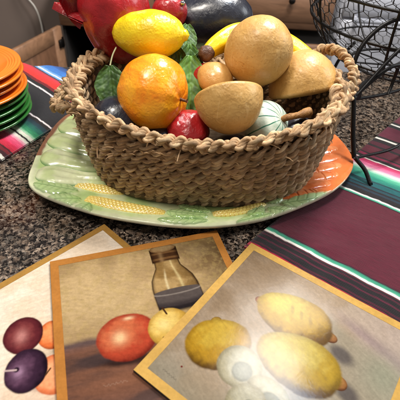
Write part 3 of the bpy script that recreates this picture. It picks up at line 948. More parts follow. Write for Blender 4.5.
def platter():
    nr = 150
    rho = np.concatenate([np.linspace(0.02, .55, 12), np.linspace(.56, 1.0, nr - 12)])
    RH, TH = np.meshgrid(rho, THS, indexing='ij')
    RR = RH * RIM[None, :]
    X = PC[0] + RR * np.cos(TH); Y = PC[1] + RR * np.sin(TH)
    Z = base_z(RH)
    n = fbm(X * 60, Y * 60, seed=60)
    n2 = fbm(X * 25, Y * 25, seed=61)
    col = mixc(np.broadcast_to(lin((188, 216, 140)), X.shape + (3,)), lin((220, 232, 182)), sstep(.35, .65, n2))
    Z = Z + .0010 * (n - .5) + .0016 * (n2 - .5) * sstep(.6, .75, RH)
    # pale rim lip
    col = mixc(col, lin((222, 222, 196)), sstep(.955, .985, RH) * .6)
    for p0, p1, w, b in LEAVES:
        h, m, ve = leaf_feat(X, Y, p0, p1, w, b)
        Z = Z + h
        col = mixc(col, lin((166, 206, 126)), m * .6)
        col = mixc(col, lin((84, 128, 66)), np.clip(ve, 0, 1) * .62)
    # brown fired patch on the outer left rim, beyond the stalk ends
    br = sstep(.962, .978, RH + .02 * (n - .5)) * (np.abs(np.angle(np.exp(1j * (TH - 2.95)))) < .40)
    col = mixc(col, lin((134, 78, 50)), br * .95)
    # orange ground between the carrots on the right
    og = sstep(.100, .125, X + .10 * np.abs(Y - .60) * (Y > .6) + .004 * np.sin(Y * 300)) * sstep(.468, .476, Y - .16 * (X - .12)) * (1 - sstep(.700, .715, Y))
    col = mixc(col, lin((244, 130, 66)), og)
    V = [np.stack([X, Y, Z], -1).reshape(-1, 3)]; C = [col.reshape(-1, 3)]
    # rolled edge and underside
    under = [(1.004, -.0012), (1.006, -.003), (1.002, -.0052), (.985, -.0075), (.90, -.0125), (.72, -.0190), (.62, -.0200), (.60, -.0185)]
    zt = base_z(np.array(1.0))
    lip = mixc(np.broadcast_to(lin((206, 204, 176)), (NTH, 3)), lin((134, 78, 50)), (np.abs(np.angle(np.exp(1j * (THS - 2.95)))) < .40) * .9)
    lip = mixc(lip, lin((244, 130, 66)), (np.abs(np.angle(np.exp(1j * (THS - .12)))) < .42) * .9)
    for k, dz in under:
        V.append(np.stack([PC[0] + k * RIM * np.cos(THS), PC[1] + k * RIM * np.sin(THS), np.full(NTH, zt + dz)], -1)); C.append(lip)
    V = np.vstack(V); C = np.vstack(C)
    V[:, 2] = np.maximum(V[:, 2], .0036)
    F = grid_faces(nr + len(under), NTH, False, True)[:, ::-1]
    V = np.vstack([V, [[PC[0], PC[1], .0095], [PC[0], PC[1], .0036]]]); C = np.vstack([C, C[:1], C[:1]])
    j = np.arange(0, NTH, 2); last = (nr + len(under) - 1) * NTH
    F = np.vstack([F, np.stack([np.full(len(j), len(V) - 2), j, j + 1, (j + 2) % NTH], -1),
                   np.stack([np.full(len(j), len(V) - 1), last + (j + 2) % NTH, last + j + 1, last + j], -1)])
    root = mk('platter', V, F, M['ceramic'], None, None, C)
    tag(root, 'large oval green ceramic platter with raised corn, carrots and celery, under the basket', 'platter')

    def relief(name, centre_line, half_w, height, nl, nw, hfun, cfun):
        """raised moulded piece following a centre line on the platter"""
        P = spline(centre_line, nl); T = norm(np.gradient(P, axis=0)); Nn = np.stack([-T[:, 1], T[:, 0]], -1)
        l = np.linspace(0, 1, nl); q = np.linspace(-1, 1, nw)
        Lg, Q = np.meshgrid(l, q, indexing='ij')
        hw = half_w(l)[:, None]
        XY = P[:, None, :] + Nn[:, None, :] * (Q * hw)[..., None]
        rho_ = rho_of(XY[..., 0], XY[..., 1])
        ends = np.sqrt(np.clip(1 - np.abs(2 * Lg - 1) ** 6, 0, 1))
        dome = np.sqrt(np.clip(1 - Q * Q, 0, 1)) * ends
        Zz = base_z(np.minimum(rho_, 1)) - .0012 + height * dome + hfun(Lg, Q, XY) * dome
        V = np.concatenate([XY, Zz[..., None]], -1).reshape(-1, 3)
        c = cfun(Lg, Q, XY)
        g = grid_faces(nl, nw)
        nrm = np.cross(V[g[:, 1]] - V[g[:, 0]], V[g[:, 2]] - V[g[:, 0]])
        if nrm[:, 2].mean() < 0: g = g[:, ::-1]
        mk(name, V, g, M['ceramic'], root, None, c.reshape(-1, 3))

    # corn cobs
    def cob(line, w, rows):
        L = np.sum(np.linalg.norm(np.diff(np.array(line), axis=0), axis=1))
        nk = L / .0056
        def kern(l, q, XY):
            row = q * rows / 2
            off = (np.floor(row) % 2) * .5
            return np.abs(np.sin(PI * row)) ** .5 * np.abs(np.sin(PI * (l * nk + off))) ** .5
        def hf(l, q, XY): return .0011 * kern(l, q, XY) * (.7 + .6 * fbm(XY[..., 0] * 220, XY[..., 1] * 220, seed=72)) - .0004
        def cf(l, q, XY):
            k = kern(l, q, XY)
            c = mixc(np.broadcast_to(lin((222, 180, 84)), l.shape + (3,)), lin((253, 232, 132)), sstep(.15, .6, k))
            return mixc(c, lin((246, 232, 170)), sstep(.5, .8, fbm(XY[..., 0] * 180, XY[..., 1] * 180, seed=71)) * sstep(.4, .8, k) * .6)
        relief('corn_cob', line, lambda l: w * np.power(np.clip(np.sin(PI * np.clip(l * .80 + .14, 0, 1)), 0, 1), .45), .0058, 260, 61, hf, cf)
    cob([(-.160, .4425), (-.125, .434), (-.085, .4268), (-.046, .4225)], .0130, 5)
    cob([(-.186, .4775), (-.160, .476), (-.135, .472), (-.110, .470)], .0125, 5)
    cob([(.018, .4262), (.042, .430), (.066, .440), (.094, .4565)], .0098, 4)

    # celery stalks fanning to the left rim
    def stalk(line, w0, w1, sd):
        hf = lambda l, q, XY: .0013 * np.cos(q * 10.5 + .6 * np.sin(l * 5 + sd)) * sstep(1.0, .5, l) + .0026 * (fbm(XY[..., 0] * 45, XY[..., 1] * 45, seed=sd) - .5)
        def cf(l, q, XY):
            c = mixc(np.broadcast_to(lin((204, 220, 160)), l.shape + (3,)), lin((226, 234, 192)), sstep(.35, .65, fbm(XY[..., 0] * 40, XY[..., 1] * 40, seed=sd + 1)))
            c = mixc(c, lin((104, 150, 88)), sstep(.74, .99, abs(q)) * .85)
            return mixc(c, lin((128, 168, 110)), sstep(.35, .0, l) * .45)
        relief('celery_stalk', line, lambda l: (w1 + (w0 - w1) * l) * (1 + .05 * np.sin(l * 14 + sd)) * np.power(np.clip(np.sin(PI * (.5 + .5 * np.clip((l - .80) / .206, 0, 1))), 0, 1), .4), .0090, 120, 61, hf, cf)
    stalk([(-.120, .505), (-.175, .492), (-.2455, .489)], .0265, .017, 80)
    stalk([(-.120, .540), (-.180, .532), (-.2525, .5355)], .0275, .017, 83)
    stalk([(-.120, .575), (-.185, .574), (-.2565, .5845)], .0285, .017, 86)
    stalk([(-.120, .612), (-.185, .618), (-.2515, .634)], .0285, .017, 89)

    # carrots side by side, blunt ends on the right rim
    def carrot(line, w, sd):
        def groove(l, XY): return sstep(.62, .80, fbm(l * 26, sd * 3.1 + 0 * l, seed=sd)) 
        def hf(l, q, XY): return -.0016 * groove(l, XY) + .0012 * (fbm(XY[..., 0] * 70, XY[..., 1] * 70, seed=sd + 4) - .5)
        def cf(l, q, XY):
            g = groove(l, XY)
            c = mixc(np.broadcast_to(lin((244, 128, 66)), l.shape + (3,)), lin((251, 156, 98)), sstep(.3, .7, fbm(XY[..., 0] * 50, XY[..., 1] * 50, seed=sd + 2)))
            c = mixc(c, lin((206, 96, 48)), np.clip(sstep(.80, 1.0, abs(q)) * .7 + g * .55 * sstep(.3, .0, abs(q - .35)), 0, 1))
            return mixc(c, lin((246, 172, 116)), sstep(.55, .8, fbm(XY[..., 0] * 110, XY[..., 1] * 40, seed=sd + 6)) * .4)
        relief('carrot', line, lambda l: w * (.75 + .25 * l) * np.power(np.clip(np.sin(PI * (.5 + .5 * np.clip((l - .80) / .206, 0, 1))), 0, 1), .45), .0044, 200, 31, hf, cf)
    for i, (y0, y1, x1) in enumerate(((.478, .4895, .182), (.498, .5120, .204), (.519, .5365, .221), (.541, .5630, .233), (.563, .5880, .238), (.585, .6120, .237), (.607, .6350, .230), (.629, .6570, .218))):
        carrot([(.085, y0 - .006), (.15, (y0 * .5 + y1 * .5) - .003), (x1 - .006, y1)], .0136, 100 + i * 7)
    return root


platter()


# ------------------------------------------------------------------ basket
BC = np.array([0.0, .562])
BZ0, BZ1 = .0125, .123


def sup(a, b, n, t):
    c, s = np.cos(t), np.sin(t)
    return np.stack([np.sign(c) * np.abs(c) ** (2 / n) * a, np.sign(s) * np.abs(s) ** (2 / n) * b], -1)


def basket_ring(h, n, off=0.0):
    """closed outline of the basket wall at height fraction h, n evenly spaced points"""
    a = .163 + .021 * h + .004 * math.sin(h * PI) + off; b = .109 + .026 * h + .003 * math.sin(h * PI) + off
    t = np.linspace(0, 2 * PI, 1600, endpoint=False)
    p = sup(a, b, 2.6, t); p = np.vstack([p, p[:1]])
    L = np.concatenate([[0], np.cumsum(np.linalg.norm(np.diff(p, axis=0), axis=1))])
    s = np.linspace(0, L[-1], n, endpoint=False)
    return BC + np.stack([np.interp(s, L, p[:, 0]), np.interp(s, L, p[:, 1])], -1), L[-1], s


def rim_sag(xy):
    """the rim dips a little at mid length and rises at the ends"""
    dx = xy[:, 0] - BC[0]
    return np.where(dx > 0, .028, .022) * sstep(.0, .185, np.abs(dx)) - .001


basket = empty('basket', (BC[0], BC[1], .012))
tag(basket, 'oval woven seagrass basket with braided rim and loop handles, full of artificial fruit', 'basket')


def strandcol(n, k):
    f = fbm(np.linspace(0, n / 9.0, n), np.full(n, k * 3.7), seed=200, octv=3)
    return np.clip(.22 + 1.75 * f, .45, 1.75)


def twined(acc, P, nrm, upd, lam, r, hand, k0, jit=.0006):
    """two-ply twisted row along closed path P; nrm outward, upd upward"""
    n = len(P)
    s = np.linspace(0, 1, n, endpoint=False)
    L = np.sum(np.linalg.norm(np.diff(np.vstack([P, P[:1]]), axis=0), axis=1))
    turns = max(1, round(L / lam))
    wob = (fbm(np.sin(s * 2 * PI) * 9 + 20, np.cos(s * 2 * PI) * 9 + 20, seed=int(k0)) - .5)
    for j in range(2):
        ph = 2 * PI * turns * s * hand + PI * j + k0 + 2.4 * wob
        vr = fbm(np.sin(s * 2 * PI) * 25 + 50, np.cos(s * 2 * PI) * 25 + 9 * j, seed=int(k0) + 3 + j) - .5
        C0 = nrm * (np.sin(ph) * r * .80)[:, None] + upd * (np.cos(ph) * r * .50 + .0030 * wob)[:, None]
        for q in (-1, 1):                                  # each strand is two flat grass cords side by side
            tw = ph * 1.0 + .6 * q * vr
            off = nrm * (-np.sin(tw + .5) * .15)[:, None] + upd * np.full((n, 1), .36)
            Q = P + C0 + off * (q * r) + (RNG.random((n, 3)) - .5) * jit
            V, F, U = tube(Q, r * .47 * (1 + .35 * vr), 7, True, uoff=k0 * 7 + j * 3.3 + q * 1.7)
            c = np.repeat(strandcol(n, k0 + j * 11.3 + q * 4.1), 7)[:, None] * np.array([1, 1, 1])
            acc.add(V, F, U, c)


def braid(acc, P, side, nrm, lam, A, Bm, r, closed, seed, ends=0.0):
    n = len(P)
    D = np.vstack([P, P[:1]]) if closed else P
    Ls = np.concatenate([[0], np.cumsum(np.linalg.norm(np.diff(D, axis=0), axis=1))])
    s = Ls[:n]; Lt = Ls[-1]
    if closed: lam = Lt / max(1, round(Lt / lam))
    for k in range(3):
        ph = 2 * PI * s / lam + 2 * PI * k / 3
        wob = (fbm(np.sin(2 * PI * s / Lt) * 14 + 30 * k, np.cos(2 * PI * s / Lt) * 14 + 7, seed=seed + k) - .5)
        Q = P + side * (A * np.sin(ph) * (1 + .3 * wob))[:, None] + nrm * (Bm * np.sin(2 * ph) + .002 * wob)[:, None]
        rad = r * (1 + .25 * wob)
        # every strand is a pair of grass cords lying side by side
        for q in (-1, 0, 1):
            tw = 2 * PI * s / (lam * .9) + k
            Q2 = Q + (side * np.cos(tw)[:, None] + nrm * np.sin(tw)[:, None]) * (q * r * .62)
            V, F, U = tube(Q2 + (RNG.random((n, 3)) - .5) * .0005, rad * .50, 8, closed, uoff=seed * 3.1 + k * 5.7 + q)
            c = strandcol(n, seed + k * 7.7 + q * 3)
            cc = np.repeat(c, 8)
            if not closed: cc = np.concatenate([cc, c[:1], c[-1:]])
            acc.add(V, F, U, cc[:, None] * np.array([1.04, 1.04, 1.02]))


def build_basket():
    acc = Acc()
    rows = 10
    for i in range(rows):
        h = (i + .35) / (rows - .1) * .89
        P2, L, s = basket_ring(h, 620)
        z = BZ0 + .004 + h * (BZ1 - BZ0)
        zz = z + rim_sag(P2) * h
        P = np.c_[P2, zz]
        T = norm(np.roll(P2, -1, 0) - np.roll(P2, 1, 0)); nr_ = np.c_[T[:, 1], -T[:, 0], np.full(len(P2), -.22)]
        nr_ = norm(nr_); up_ = norm(np.c_[T[:, 1] * .22, -T[:, 0] * .22, np.ones(len(P2))])
        twined(acc, P, nr_, up_, 1*.031, .0056, -1, i * 1.9 + 1)
    acc.build('wall', M['grass'], basket)
    # inner lining that closes the weave, colour darkened to act as shade between strands
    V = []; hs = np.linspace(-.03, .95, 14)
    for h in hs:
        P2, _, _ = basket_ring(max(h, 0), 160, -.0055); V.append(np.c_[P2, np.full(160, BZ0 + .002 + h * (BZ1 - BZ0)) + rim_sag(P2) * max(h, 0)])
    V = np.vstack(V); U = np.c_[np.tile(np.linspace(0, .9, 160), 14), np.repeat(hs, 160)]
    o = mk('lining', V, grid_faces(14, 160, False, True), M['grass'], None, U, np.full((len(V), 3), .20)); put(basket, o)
    # coiled base
    acc = Acc()
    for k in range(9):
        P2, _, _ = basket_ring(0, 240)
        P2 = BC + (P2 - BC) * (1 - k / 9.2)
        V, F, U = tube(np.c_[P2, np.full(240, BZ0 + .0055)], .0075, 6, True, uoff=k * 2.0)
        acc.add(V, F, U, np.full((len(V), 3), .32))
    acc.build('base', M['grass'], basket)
    # braided rim, leaning outward
    acc = Acc()
    P2, L, s = basket_ring(1.0, 900)
    P = np.c_[P2, BZ1 + .005 + rim_sag(P2)]
    T = norm(np.roll(P2, -1, 0) - np.roll(P2, 1, 0)); o2 = np.c_[T[:, 1], -T[:, 0], np.zeros(900)]
    up_ = np.array([0, 0, 1.0])
    side = norm(o2 * .75 + up_ * .66); nn = norm(o2 * -.66 + up_ * .75)
    braid(acc, P, side, -nn, .047, .0094, .0034, .0055, True, 21)
    # loose grass ends sticking out
    for i in range(110):
        k = RNG.integers(0, 900); d = norm(o2[k] * RNG.uniform(.2, 1) + up_ * RNG.uniform(-.6, 1) + np.r_[T[k], 0] * RNG.uniform(-2, 2))
        st = P[k] + o2[k] * .006 + up_ * RNG.uniform(-.05, .004)
        if st[2] < BZ1 - .012:
            h = (st[2] - BZ0) / (BZ1 - BZ0); st[:2] -= o2[k][:2] * (.021 * (1 - h))
        e = st + d * RNG.uniform(.006, .016)
        acc.add(*tube(np.array([st, (st + e) / 2 + up_ * .001, e]), [.0009, .0007, .0003], 6)[:2], None, np.full((20, 3), 1.15))
    acc.build('rim', M['grass'], basket)

    def handle(pts, seed, ref):
        acc = Acc()
        P = spline(pts, 240); T = norm(np.gradient(P, axis=0))
        rf = np.asarray(ref, float)
        nn = norm(rf - T * (T @ rf)[:, None]); side = np.cross(T, nn)
        braid(acc, P, side, nn, .036, .0062, .0030, .0044, False, seed)
        acc.build('handle', M['grass'], basket)
    handle([(.138, .470, .124), (.152, .490, .138), (.176, .512, .149), (.199, .545, .156), (.2085, .575, .166), (.208, .625, .171), (.201, .672, .166), (.186, .697, .155), (.170, .688, .138), (.160, .672, .124)], 31, (.7, 0, .7))
    handle([(-.160, .490, .112), (-.172, .500, .124), (-.192, .508, .124), (-.212, .530, .114), (-.2185, .568, .111), (-.2175, .610, .117), (-.206, .645, .127), (-.187, .655, .131), (-.170, .640, .120), (-.160, .625, .110)], 41, (-.3, 0, .9))


build_basket()


# ------------------------------------------------------------------ artificial fruit
def blob(name, centre, axis, prof, mat, seed, amp=.0012, freq=45, nu=150, nv=160, squash=None, lobes=0, lobe_amp=0.0, up=(0, 0, 1), colf=None):
    """revolved fruit body; prof: list of (r, z) from base to tip in metres, with hand-made unevenness"""
    pr = spline(np.array(prof, float), nu)
    pr[:, 0] = np.maximum(pr[:, 0], .00005)
    V, F = lathe(pr, nv)
    n0 = fbm(V[:, 0] * freq + 5 * seed, V[:, 1] * freq, V[:, 2] * freq, seed=seed, octv=3) - .5
    n1 = fbm(V[:, 0] * freq * .35 + 3 * seed, V[:, 1] * freq * .35, V[:, 2] * freq * .35, seed=seed + 9, octv=2) - .5
    rad = norm(V - np.array([0, 0, pr[:, 1].mean()]))
    th = np.arctan2(V[:, 1], V[:, 0])
    d = amp * 2 * n0 + amp * 5 * n1
    fade = np.clip(np.hypot(V[:, 0], V[:, 1]) / .012, 0, 1)
    if lobes: d = d + lobe_amp * np.cos(lobes * th + 2 * n1 * 6) * fade
    V = V + rad * (d)[:, None]
    if squash is not None: V = V * np.asarray(squash)
    col = colf(V, th) if colf else None
    V = V @ frame_to(axis, up).T
    o = mk(name, V, F[:, ::-1] if False else F, mat, None, None, col)
    o.location = centre
    return o


def ellip(rx, rz, n=9, k=2.0):
    t = np.linspace(-PI / 2, PI / 2, n)
    return [(rx * abs(math.cos(a)) ** (2 / k), rz * math.sin(a)) for a in t]


def tan_extra(t, v, c):
    fl = t.ramp(t.noise(v, 380, 3, .6), [(.30, (1, 1, 1)), (.37, (0, 0, 0))])
    c = t.mix(t.math('MULTIPLY', fl, .5), c, rgba((104, 70, 34)))
    sc = t.ramp(t.noise(t.coords('Object', (1, 1, .12)), 150, 3, .6, .8), [(.60, (0, 0, 0)), (.70, (1, 1, 1))])
    return t.mix(t.math('MULTIPLY', sc, .35), c, rgba((228, 196, 138)))


def red_extra(t, v, c):
    st = t.noise(t.coords('Object', (1, 1, .25)), 60, 4)
    return t.mix(t.math('MULTIPLY', st, .45), c, rgba((92, 10, 20)))


M['red'] = m_fruit('red_varnish', [(.25, rgba((120, 16, 24))), (.5, rgba((178, 30, 36))), (.75, rgba((190, 40, 42)))], 14, .27, .5, 60, .4, red_extra)
M['yellow'] = m_fruit('lemon_yellow', [(.25, rgba((206, 164, 10))), (.5, rgba((236, 206, 18))), (.75, rgba((246, 228, 52)))], 16, .30, .30, 60, .3, pores=330)
M['orange'] = m_fruit('orange_papier', [(.22, rgba((226, 104, 12))), (.40, rgba((242, 142, 20))), (.58, rgba((247, 172, 34))), (.8, rgba((240, 190, 60)))], 16, .27, .42, 46, .35, dist=1.0, pores=300)
M['tan'] = m_fruit('tan_gourd_paint', [(.2, rgba((168, 122, 60))), (.45, rgba((196, 152, 84))), (.75, rgba((214, 176, 108)))], 14, .44, .34, 60, .12, tan_extra, pores=260)
M['tan_red'] = m_fruit('peach_paint', [(.2, rgba((176, 104, 50))), (.4, rgba((196, 146, 78))), (.8, rgba((212, 174, 106)))], 16, .34, .45, 60, .3)
M['navy'] = m_fruit('aubergine_skin', [(.3, rgba((18, 20, 30))), (.7, rgba((40, 42, 56)))], 12, .30, .35, 80, .5)
M['banana'] = m_fruit('banana_yellow', [(.25, rgba((222, 172, 10))), (.6, rgba((248, 214, 24))), (.8, rgba((250, 226, 60)))], 14, .32, .4, 60, .3)
M['brown'] = m_fruit('brown_stem', [(.25, rgba((54, 32, 20))), (.7, rgba((112, 72, 44)))], 40, .45, .7, 140, .1)
M['drystem'] = m_fruit('dry_stem', [(.25, rgba((118, 78, 36))), (.7, rgba((178, 130, 70)))], 60, .6, .7, 140, .0)
M['fruit_attr'] = m_attr('striped_paint', .34, .4, 300, .08, Coat_Weight=.3)
M['leaf'] = m_attr('waxed_fabric_leaf', .52, .22, 700, .3)

# large red fruit with a pointed crown
p = blob('pomegranate', (-.145, .672, .186), (-.10, -.25, .95), [(0, -.069), (.020, -.064), (.040, -.045), (.050, -.012), (.054, .020), (.050, .048), (.036, .066), (.014, .074), (0, .072)], M['red'], 3, .0014, 40, lobes=5, lobe_amp=.0016)
tag(p, 'large glossy dark red artificial fruit with a pointed crown at the left of the basket', 'artificial fruit')


def petals(parent, base, axis, n, length, width, flare):
    acc = Acc()
    Fm = frame_to(axis)
    for k in range(n):
        a0 = 2 * PI * k / n
        l = np.linspace(0, 1, 14); q = np.linspace(-1, 1, 9)
        L_, Q = np.meshgrid(l, q, indexing='ij')
        r = .010 + flare * L_ ** 1.4
        w = width * (1 - L_ ** 1.6) + .0006
        for side in (1, -1):
            X = r - side * .0016 * (1 - .7 * L_) + .010 * Q ** 2; Yw = Q * w; Z = length * L_
            loc = np.stack([X * math.cos(a0) - Yw * math.sin(a0), X * math.sin(a0) + Yw * math.cos(a0), Z], -1).reshape(-1, 3)
            g = grid_faces(14, 9)
            acc.add(loc @ Fm.T + np.asarray(base), g if side > 0 else g[:, ::-1])
    o = acc.build('crown', M['red']); o.parent = parent
    return o


petals(p, (-.040, -.008, .030), (-.80, -.14, .42), 4, .046, .034, .012)

o = blob('lemon', (-.086, .609, .195), (.99, -.10, .06), [(0, -.057), (.006, -.054), (.018, -.046), (.030, -.026), (.0345, .000), (.031, .024), (.020, .043), (.010, .051), (.007, .056), (0, .0595)], M['yellow'], 5, .0012, 50)
tag(o, 'glossy yellow artificial lemon lying against the large red fruit', 'artificial lemon')

orng = blob('orange_fruit', (-.0745, .526, .144), (.90, -.40, .05), [(0, -.044), (.018, -.042), (.036, -.029), (.047, -.004), (.046, .018), (.034, .036), (.016, .044), (.005, .0445), (0, .043)], M['orange'], 6, .0013, 42, lobes=7, lobe_amp=.0004, squash=(1.05, 1.06, 1.02))
tag(orng, 'shiny mottled orange artificial fruit with a short dark stem, at the front of the basket', 'artificial fruit')
V, F, U = tube([[.0385, -.0172, .002], [.043, -.020, .0025], [.048, -.0215, .002], [.050, -.022, .0025]], [.0028, .0020, .0019, .0030], 8)
s_ = mk('stem', V, F, M['brown']); s_.parent = orng

o = blob('aubergine', (.004, .748, .178), (.96, .10, .16), [(0, -.078), (.020, -.073), (.038, -.052), (.045, -.018), (.044, .018), (.034, .048), (.016, .066), (0, .070)], M['navy'], 8, .0008, 30)
tag(o, 'large dark blue black artificial aubergine behind the banana', 'artificial aubergine')

o = blob('round_gourd', (.070, .590, .186), (.3, -.5, .8), ellip(.0475, .0485), M['tan'], 10, .0010, 40)
tag(o, 'large round tan artificial gourd on top of the pile', 'artificial gourd')


def half_gourd(name, c, axis, r, depth, seed, label):
    # dome below, almost flat cap with a worn lip on top
    pr = [(r * math.sin(a), -depth * math.cos(a)) for a in np.linspace(0, PI / 2, 8)] + [(r * .995, r * .06), (r * .955, r * .115), (r * .80, r * .165), (r * .45, r * .215), (0, r * .23)]
    o = blob(name, c, axis, pr, M['tan'], seed, .0010, 42)
    tag(o, label, 'artificial gourd'); return o


half_gourd('half_gourd', (.0285, .497, .1585), (-.20, .70, .69), .0445, .048, 12, 'tan artificial gourd with a flattened top, leaning over the front of the basket rim')
half_gourd('half_gourd', (.146, .598, .131), (.24, -.40, -.88), .0520, .058, 14, 'tan artificial gourd with its flat side down, beside the right basket handle')

o = blob('peach', (.0107, .570, .151), (.2, -.3, .9), ellip(.0255, .020), M['tan_red'], 16, .0010, 60)
tag(o, 'small peach coloured artificial fruit tucked behind the flattened tan gourd', 'artificial fruit')
o = blob('red_apple', (-.0045, .590, .143), (0, 0, 1), ellip(.021, .021), M['red'], 17, .0008, 60)
tag(o, 'small red artificial apple mostly hidden beneath the peach', 'artificial fruit')
o = blob('strawberry', (-.022, .502, .100), (.1, -.5, .8), [(0, -.028), (.016, -.024), (.029, -.004), (.030, .012), (.020, .024), (0, .028)], M['red'], 18, .0014, 70)
tag(o, 'bright red artificial strawberry between the orange fruit and the flattened tan gourd', 'artificial strawberry')
o = blob('plum', (-.122, .508, .104), (.2, .1, .9), ellip(.036, .038), M['navy'], 19, .0006, 50)
tag(o, 'dark navy artificial plum under the green leaf at the left of the basket', 'artificial plum')
o = blob('plum', (-.070, .492, .082), (.6, .1, .3), ellip(.030, .034), M['navy'], 24, .0006, 50)  # this and the next plums are added to darken gaps between the fruit
tag(o, 'dark navy artificial plum added to darken the gap below the orange fruit', 'artificial plum')
o = blob('plum', (.036, .482, .080), (.8, .1, .3), ellip(.028, .036), M['navy'], 25, .0006, 50)
tag(o, 'dark navy artificial plum added to darken the gap below the flattened tan gourd', 'artificial plum')
o = blob('plum', (.128, .520, .094), (.4, .1, .7), ellip(.028, .032), M['navy'], 26, .0006, 50)
tag(o, 'dark navy artificial plum added to darken the gap under the dry stem of the striped gourd', 'artificial plum')
o = blob('small_apple', (-.066, .690, .205), (.1, -.2, .9), ellip(.027, .026), M['red'], 20, .0010, 60)
tag(o, 'small red artificial apple showing behind the lemon', 'artificial fruit')
V, F = lathe([(0.0001, -.004), (.003, -.0035), (.0043, 0), (.003, .0035), (.0001, .004)], 24)
be = mk('bead', V, F, m_plain('silver_bead', (210, 210, 214), .12, .02, 20, Metallic=1.0)); be.parent = o; be.location = (.021, -.012, .016)


def striped(V, th):
    c = np.broadcast_to(lin((206, 214, 198)), V.shape).copy()
    n = fbm(V[:, 0] * 60, V[:, 1] * 60, V[:, 2] * 60, seed=77)
    c = mixc(c, lin((176, 192, 172)), sstep(.4, .7, n))
    k = np.abs(np.mod(th / (2 * PI) * 13 + .5 + .12 * (n - .5), 1) - .5)
    r = np.hypot(V[:, 0], V[:, 1]) / .035
    return mixc(c, lin((28, 104, 78)), 1 - sstep(.035 + .05 * (1 - r), .06 + .07 * (1 - r), k))


g = blob('striped_gourd', (.087, .519, .106), (.62, -.34, .66), [(0, -.030), (.018, -.027), (.032, -.012), (.037, .006), (.031, .020), (.016, .028), (.004, .029), (0, .029)], M['fruit_attr'], 22, .0006, 40, nv=320, colf=striped)
tag(g, 'white artificial gourd with thin green stripes and a dry stem, inside the front rim', 'artificial gourd')
ax = norm(np.array([.62, -.34, .66]))
st = spline([ax * .026, ax * .034 + [.004, .002, 0], ax * .044 + [.012, .008, -.004], ax * .050 + [.024, .018, -.006]], 30)
V, F, U = tube(st, np.linspace(.0036, .0064, 30) * (1 + .12 * np.sin(np.linspace(0, 9, 30))), 12)
V = V + (RNG.random(V.shape) - .5) * .0006
s_ = mk('stem', V, F, M['drystem']); s_.parent = g

# banana with a brown tip
bp = np.array([(-.003, .606, .174), (.014, .622, .183), (.040, .648, .187), (.085, .668, .181), (.124, .668, .168), (.152, .652, .158), (.174, .634, .150)])
P = spline(bp, 90); l = np.linspace(0, 1, 90)
rad = .0195 * np.power(np.clip(np.sin(PI * np.clip(l * .90 + .05, 0, 1)), 0, 1), .38)
V, F, U = tube(P - bp[0], rad, 40)
T = norm(np.gradient(P, axis=0)); ths = np.tile(np.linspace(0, 2 * PI, 40, endpoint=False), 90)
cen = np.repeat(P - bp[0], 40, 0)
V[:3600] = cen + (V[:3600] - cen) * (1 + .05 * np.cos(5 * ths))[:, None]
b_ = mk('banana', V, F, M['banana'], loc=bp[0])
tag(b_, 'yellow artificial banana with a brown knob, curving behind the round tan gourd', 'artificial banana')
V, F = lathe(spline(np.array([(0.0001, -.011), (.006, -.0105), (.0105, -.006), (.0115, .001), (.0095, .008), (.006, .012)]), 30), 40)
V = V + norm(V) * ((fbm(V[:, 0] * 160, V[:, 1] * 160, V[:, 2] * 160, seed=5) - .5) * .003)[:, None]
V = V @ frame_to((.6, .65, .35)).T
s_ = mk('knob', V, F, M['brown']); s_.parent = b_; s_.location = (-.001, -.003, .000)


# leaves
def leaf(name, base, d, nrm, length, width, curl, cdark, clite, seed, parent=None):
    d = norm(np.asarray(d, float)); nrm = np.asarray(nrm, float); nrm = norm(nrm - d * (nrm @ d)); sd = np.cross(nrm, d)
    nl, nw = 60, 31
    l = np.linspace(0, 1, nl); q = np.linspace(-1, 1, nw)
    L_, Q = np.meshgrid(l, q, indexing='ij')
    w = width * np.power(np.sin(PI * np.clip(L_ * .94 + .04, 0, 1)), .75) * (1 - .25 * L_) * (1 + .018 * np.sin(L_ * 38 + 3 * np.sin(L_ * 7 + seed)) + .08 * (fbm(L_ * 9, Q * 0 + seed, seed=seed + 7) - .5))
    vein = np.exp(-((np.mod(L_ * 6 - np.abs(Q) * 1.5 + .12 * (Q > 0) + .5 * (fbm(L_ * 5, Q * 2, seed=seed + 8) - .5), 1) - .5) / .10) ** 2) * .7; mid = np.exp(-(Q / .06) ** 2)
    up_ = .0030 * (Q ** 2) * width / .02 + curl * L_ ** 2 * length - .0009 * vein - .0014 * mid + .004 * (fbm(L_ * 4 + seed, Q * 2, seed=seed) - .5) + .0015 * (fbm(L_ * 12 + seed, Q * 5, seed=seed + 2) - .5)
    top = np.asarray(base)[None, None] * 0 + L_[..., None] * length * d + (Q * w)[..., None] * sd + up_[..., None] * nrm
    bot = top - nrm * .0009
    n = fbm(L_ * 12, Q * 6, seed=seed + 3)
    col = mixc(np.broadcast_to(lin(cdark), L_.shape + (3,)), lin(clite), sstep(.2, .9, n))
    col = mixc(col, lin(clite) * 1.15, np.maximum(mid, vein * .4) * .45)
    g = grid_faces(nl, nw); N_ = nl * nw
    I = np.arange(N_).reshape(nl, nw); F = [g, g[:, ::-1] + N_]
    for line in (I[0], I[-1], I[:, 0], I[:, -1]): F.append(np.stack([line[:-1], line[1:], line[1:] + N_, line[:-1] + N_], -1))
    o = mk(name, np.vstack([top.reshape(-1, 3), bot.reshape(-1, 3)]), np.vstack(F), M['leaf'], None, None, np.vstack([col.reshape(-1, 3)] * 2))
    if parent is not None: o.parent = parent; o.location = np.asarray(base) - np.array(parent.location)
    else: o.location = base
    return o


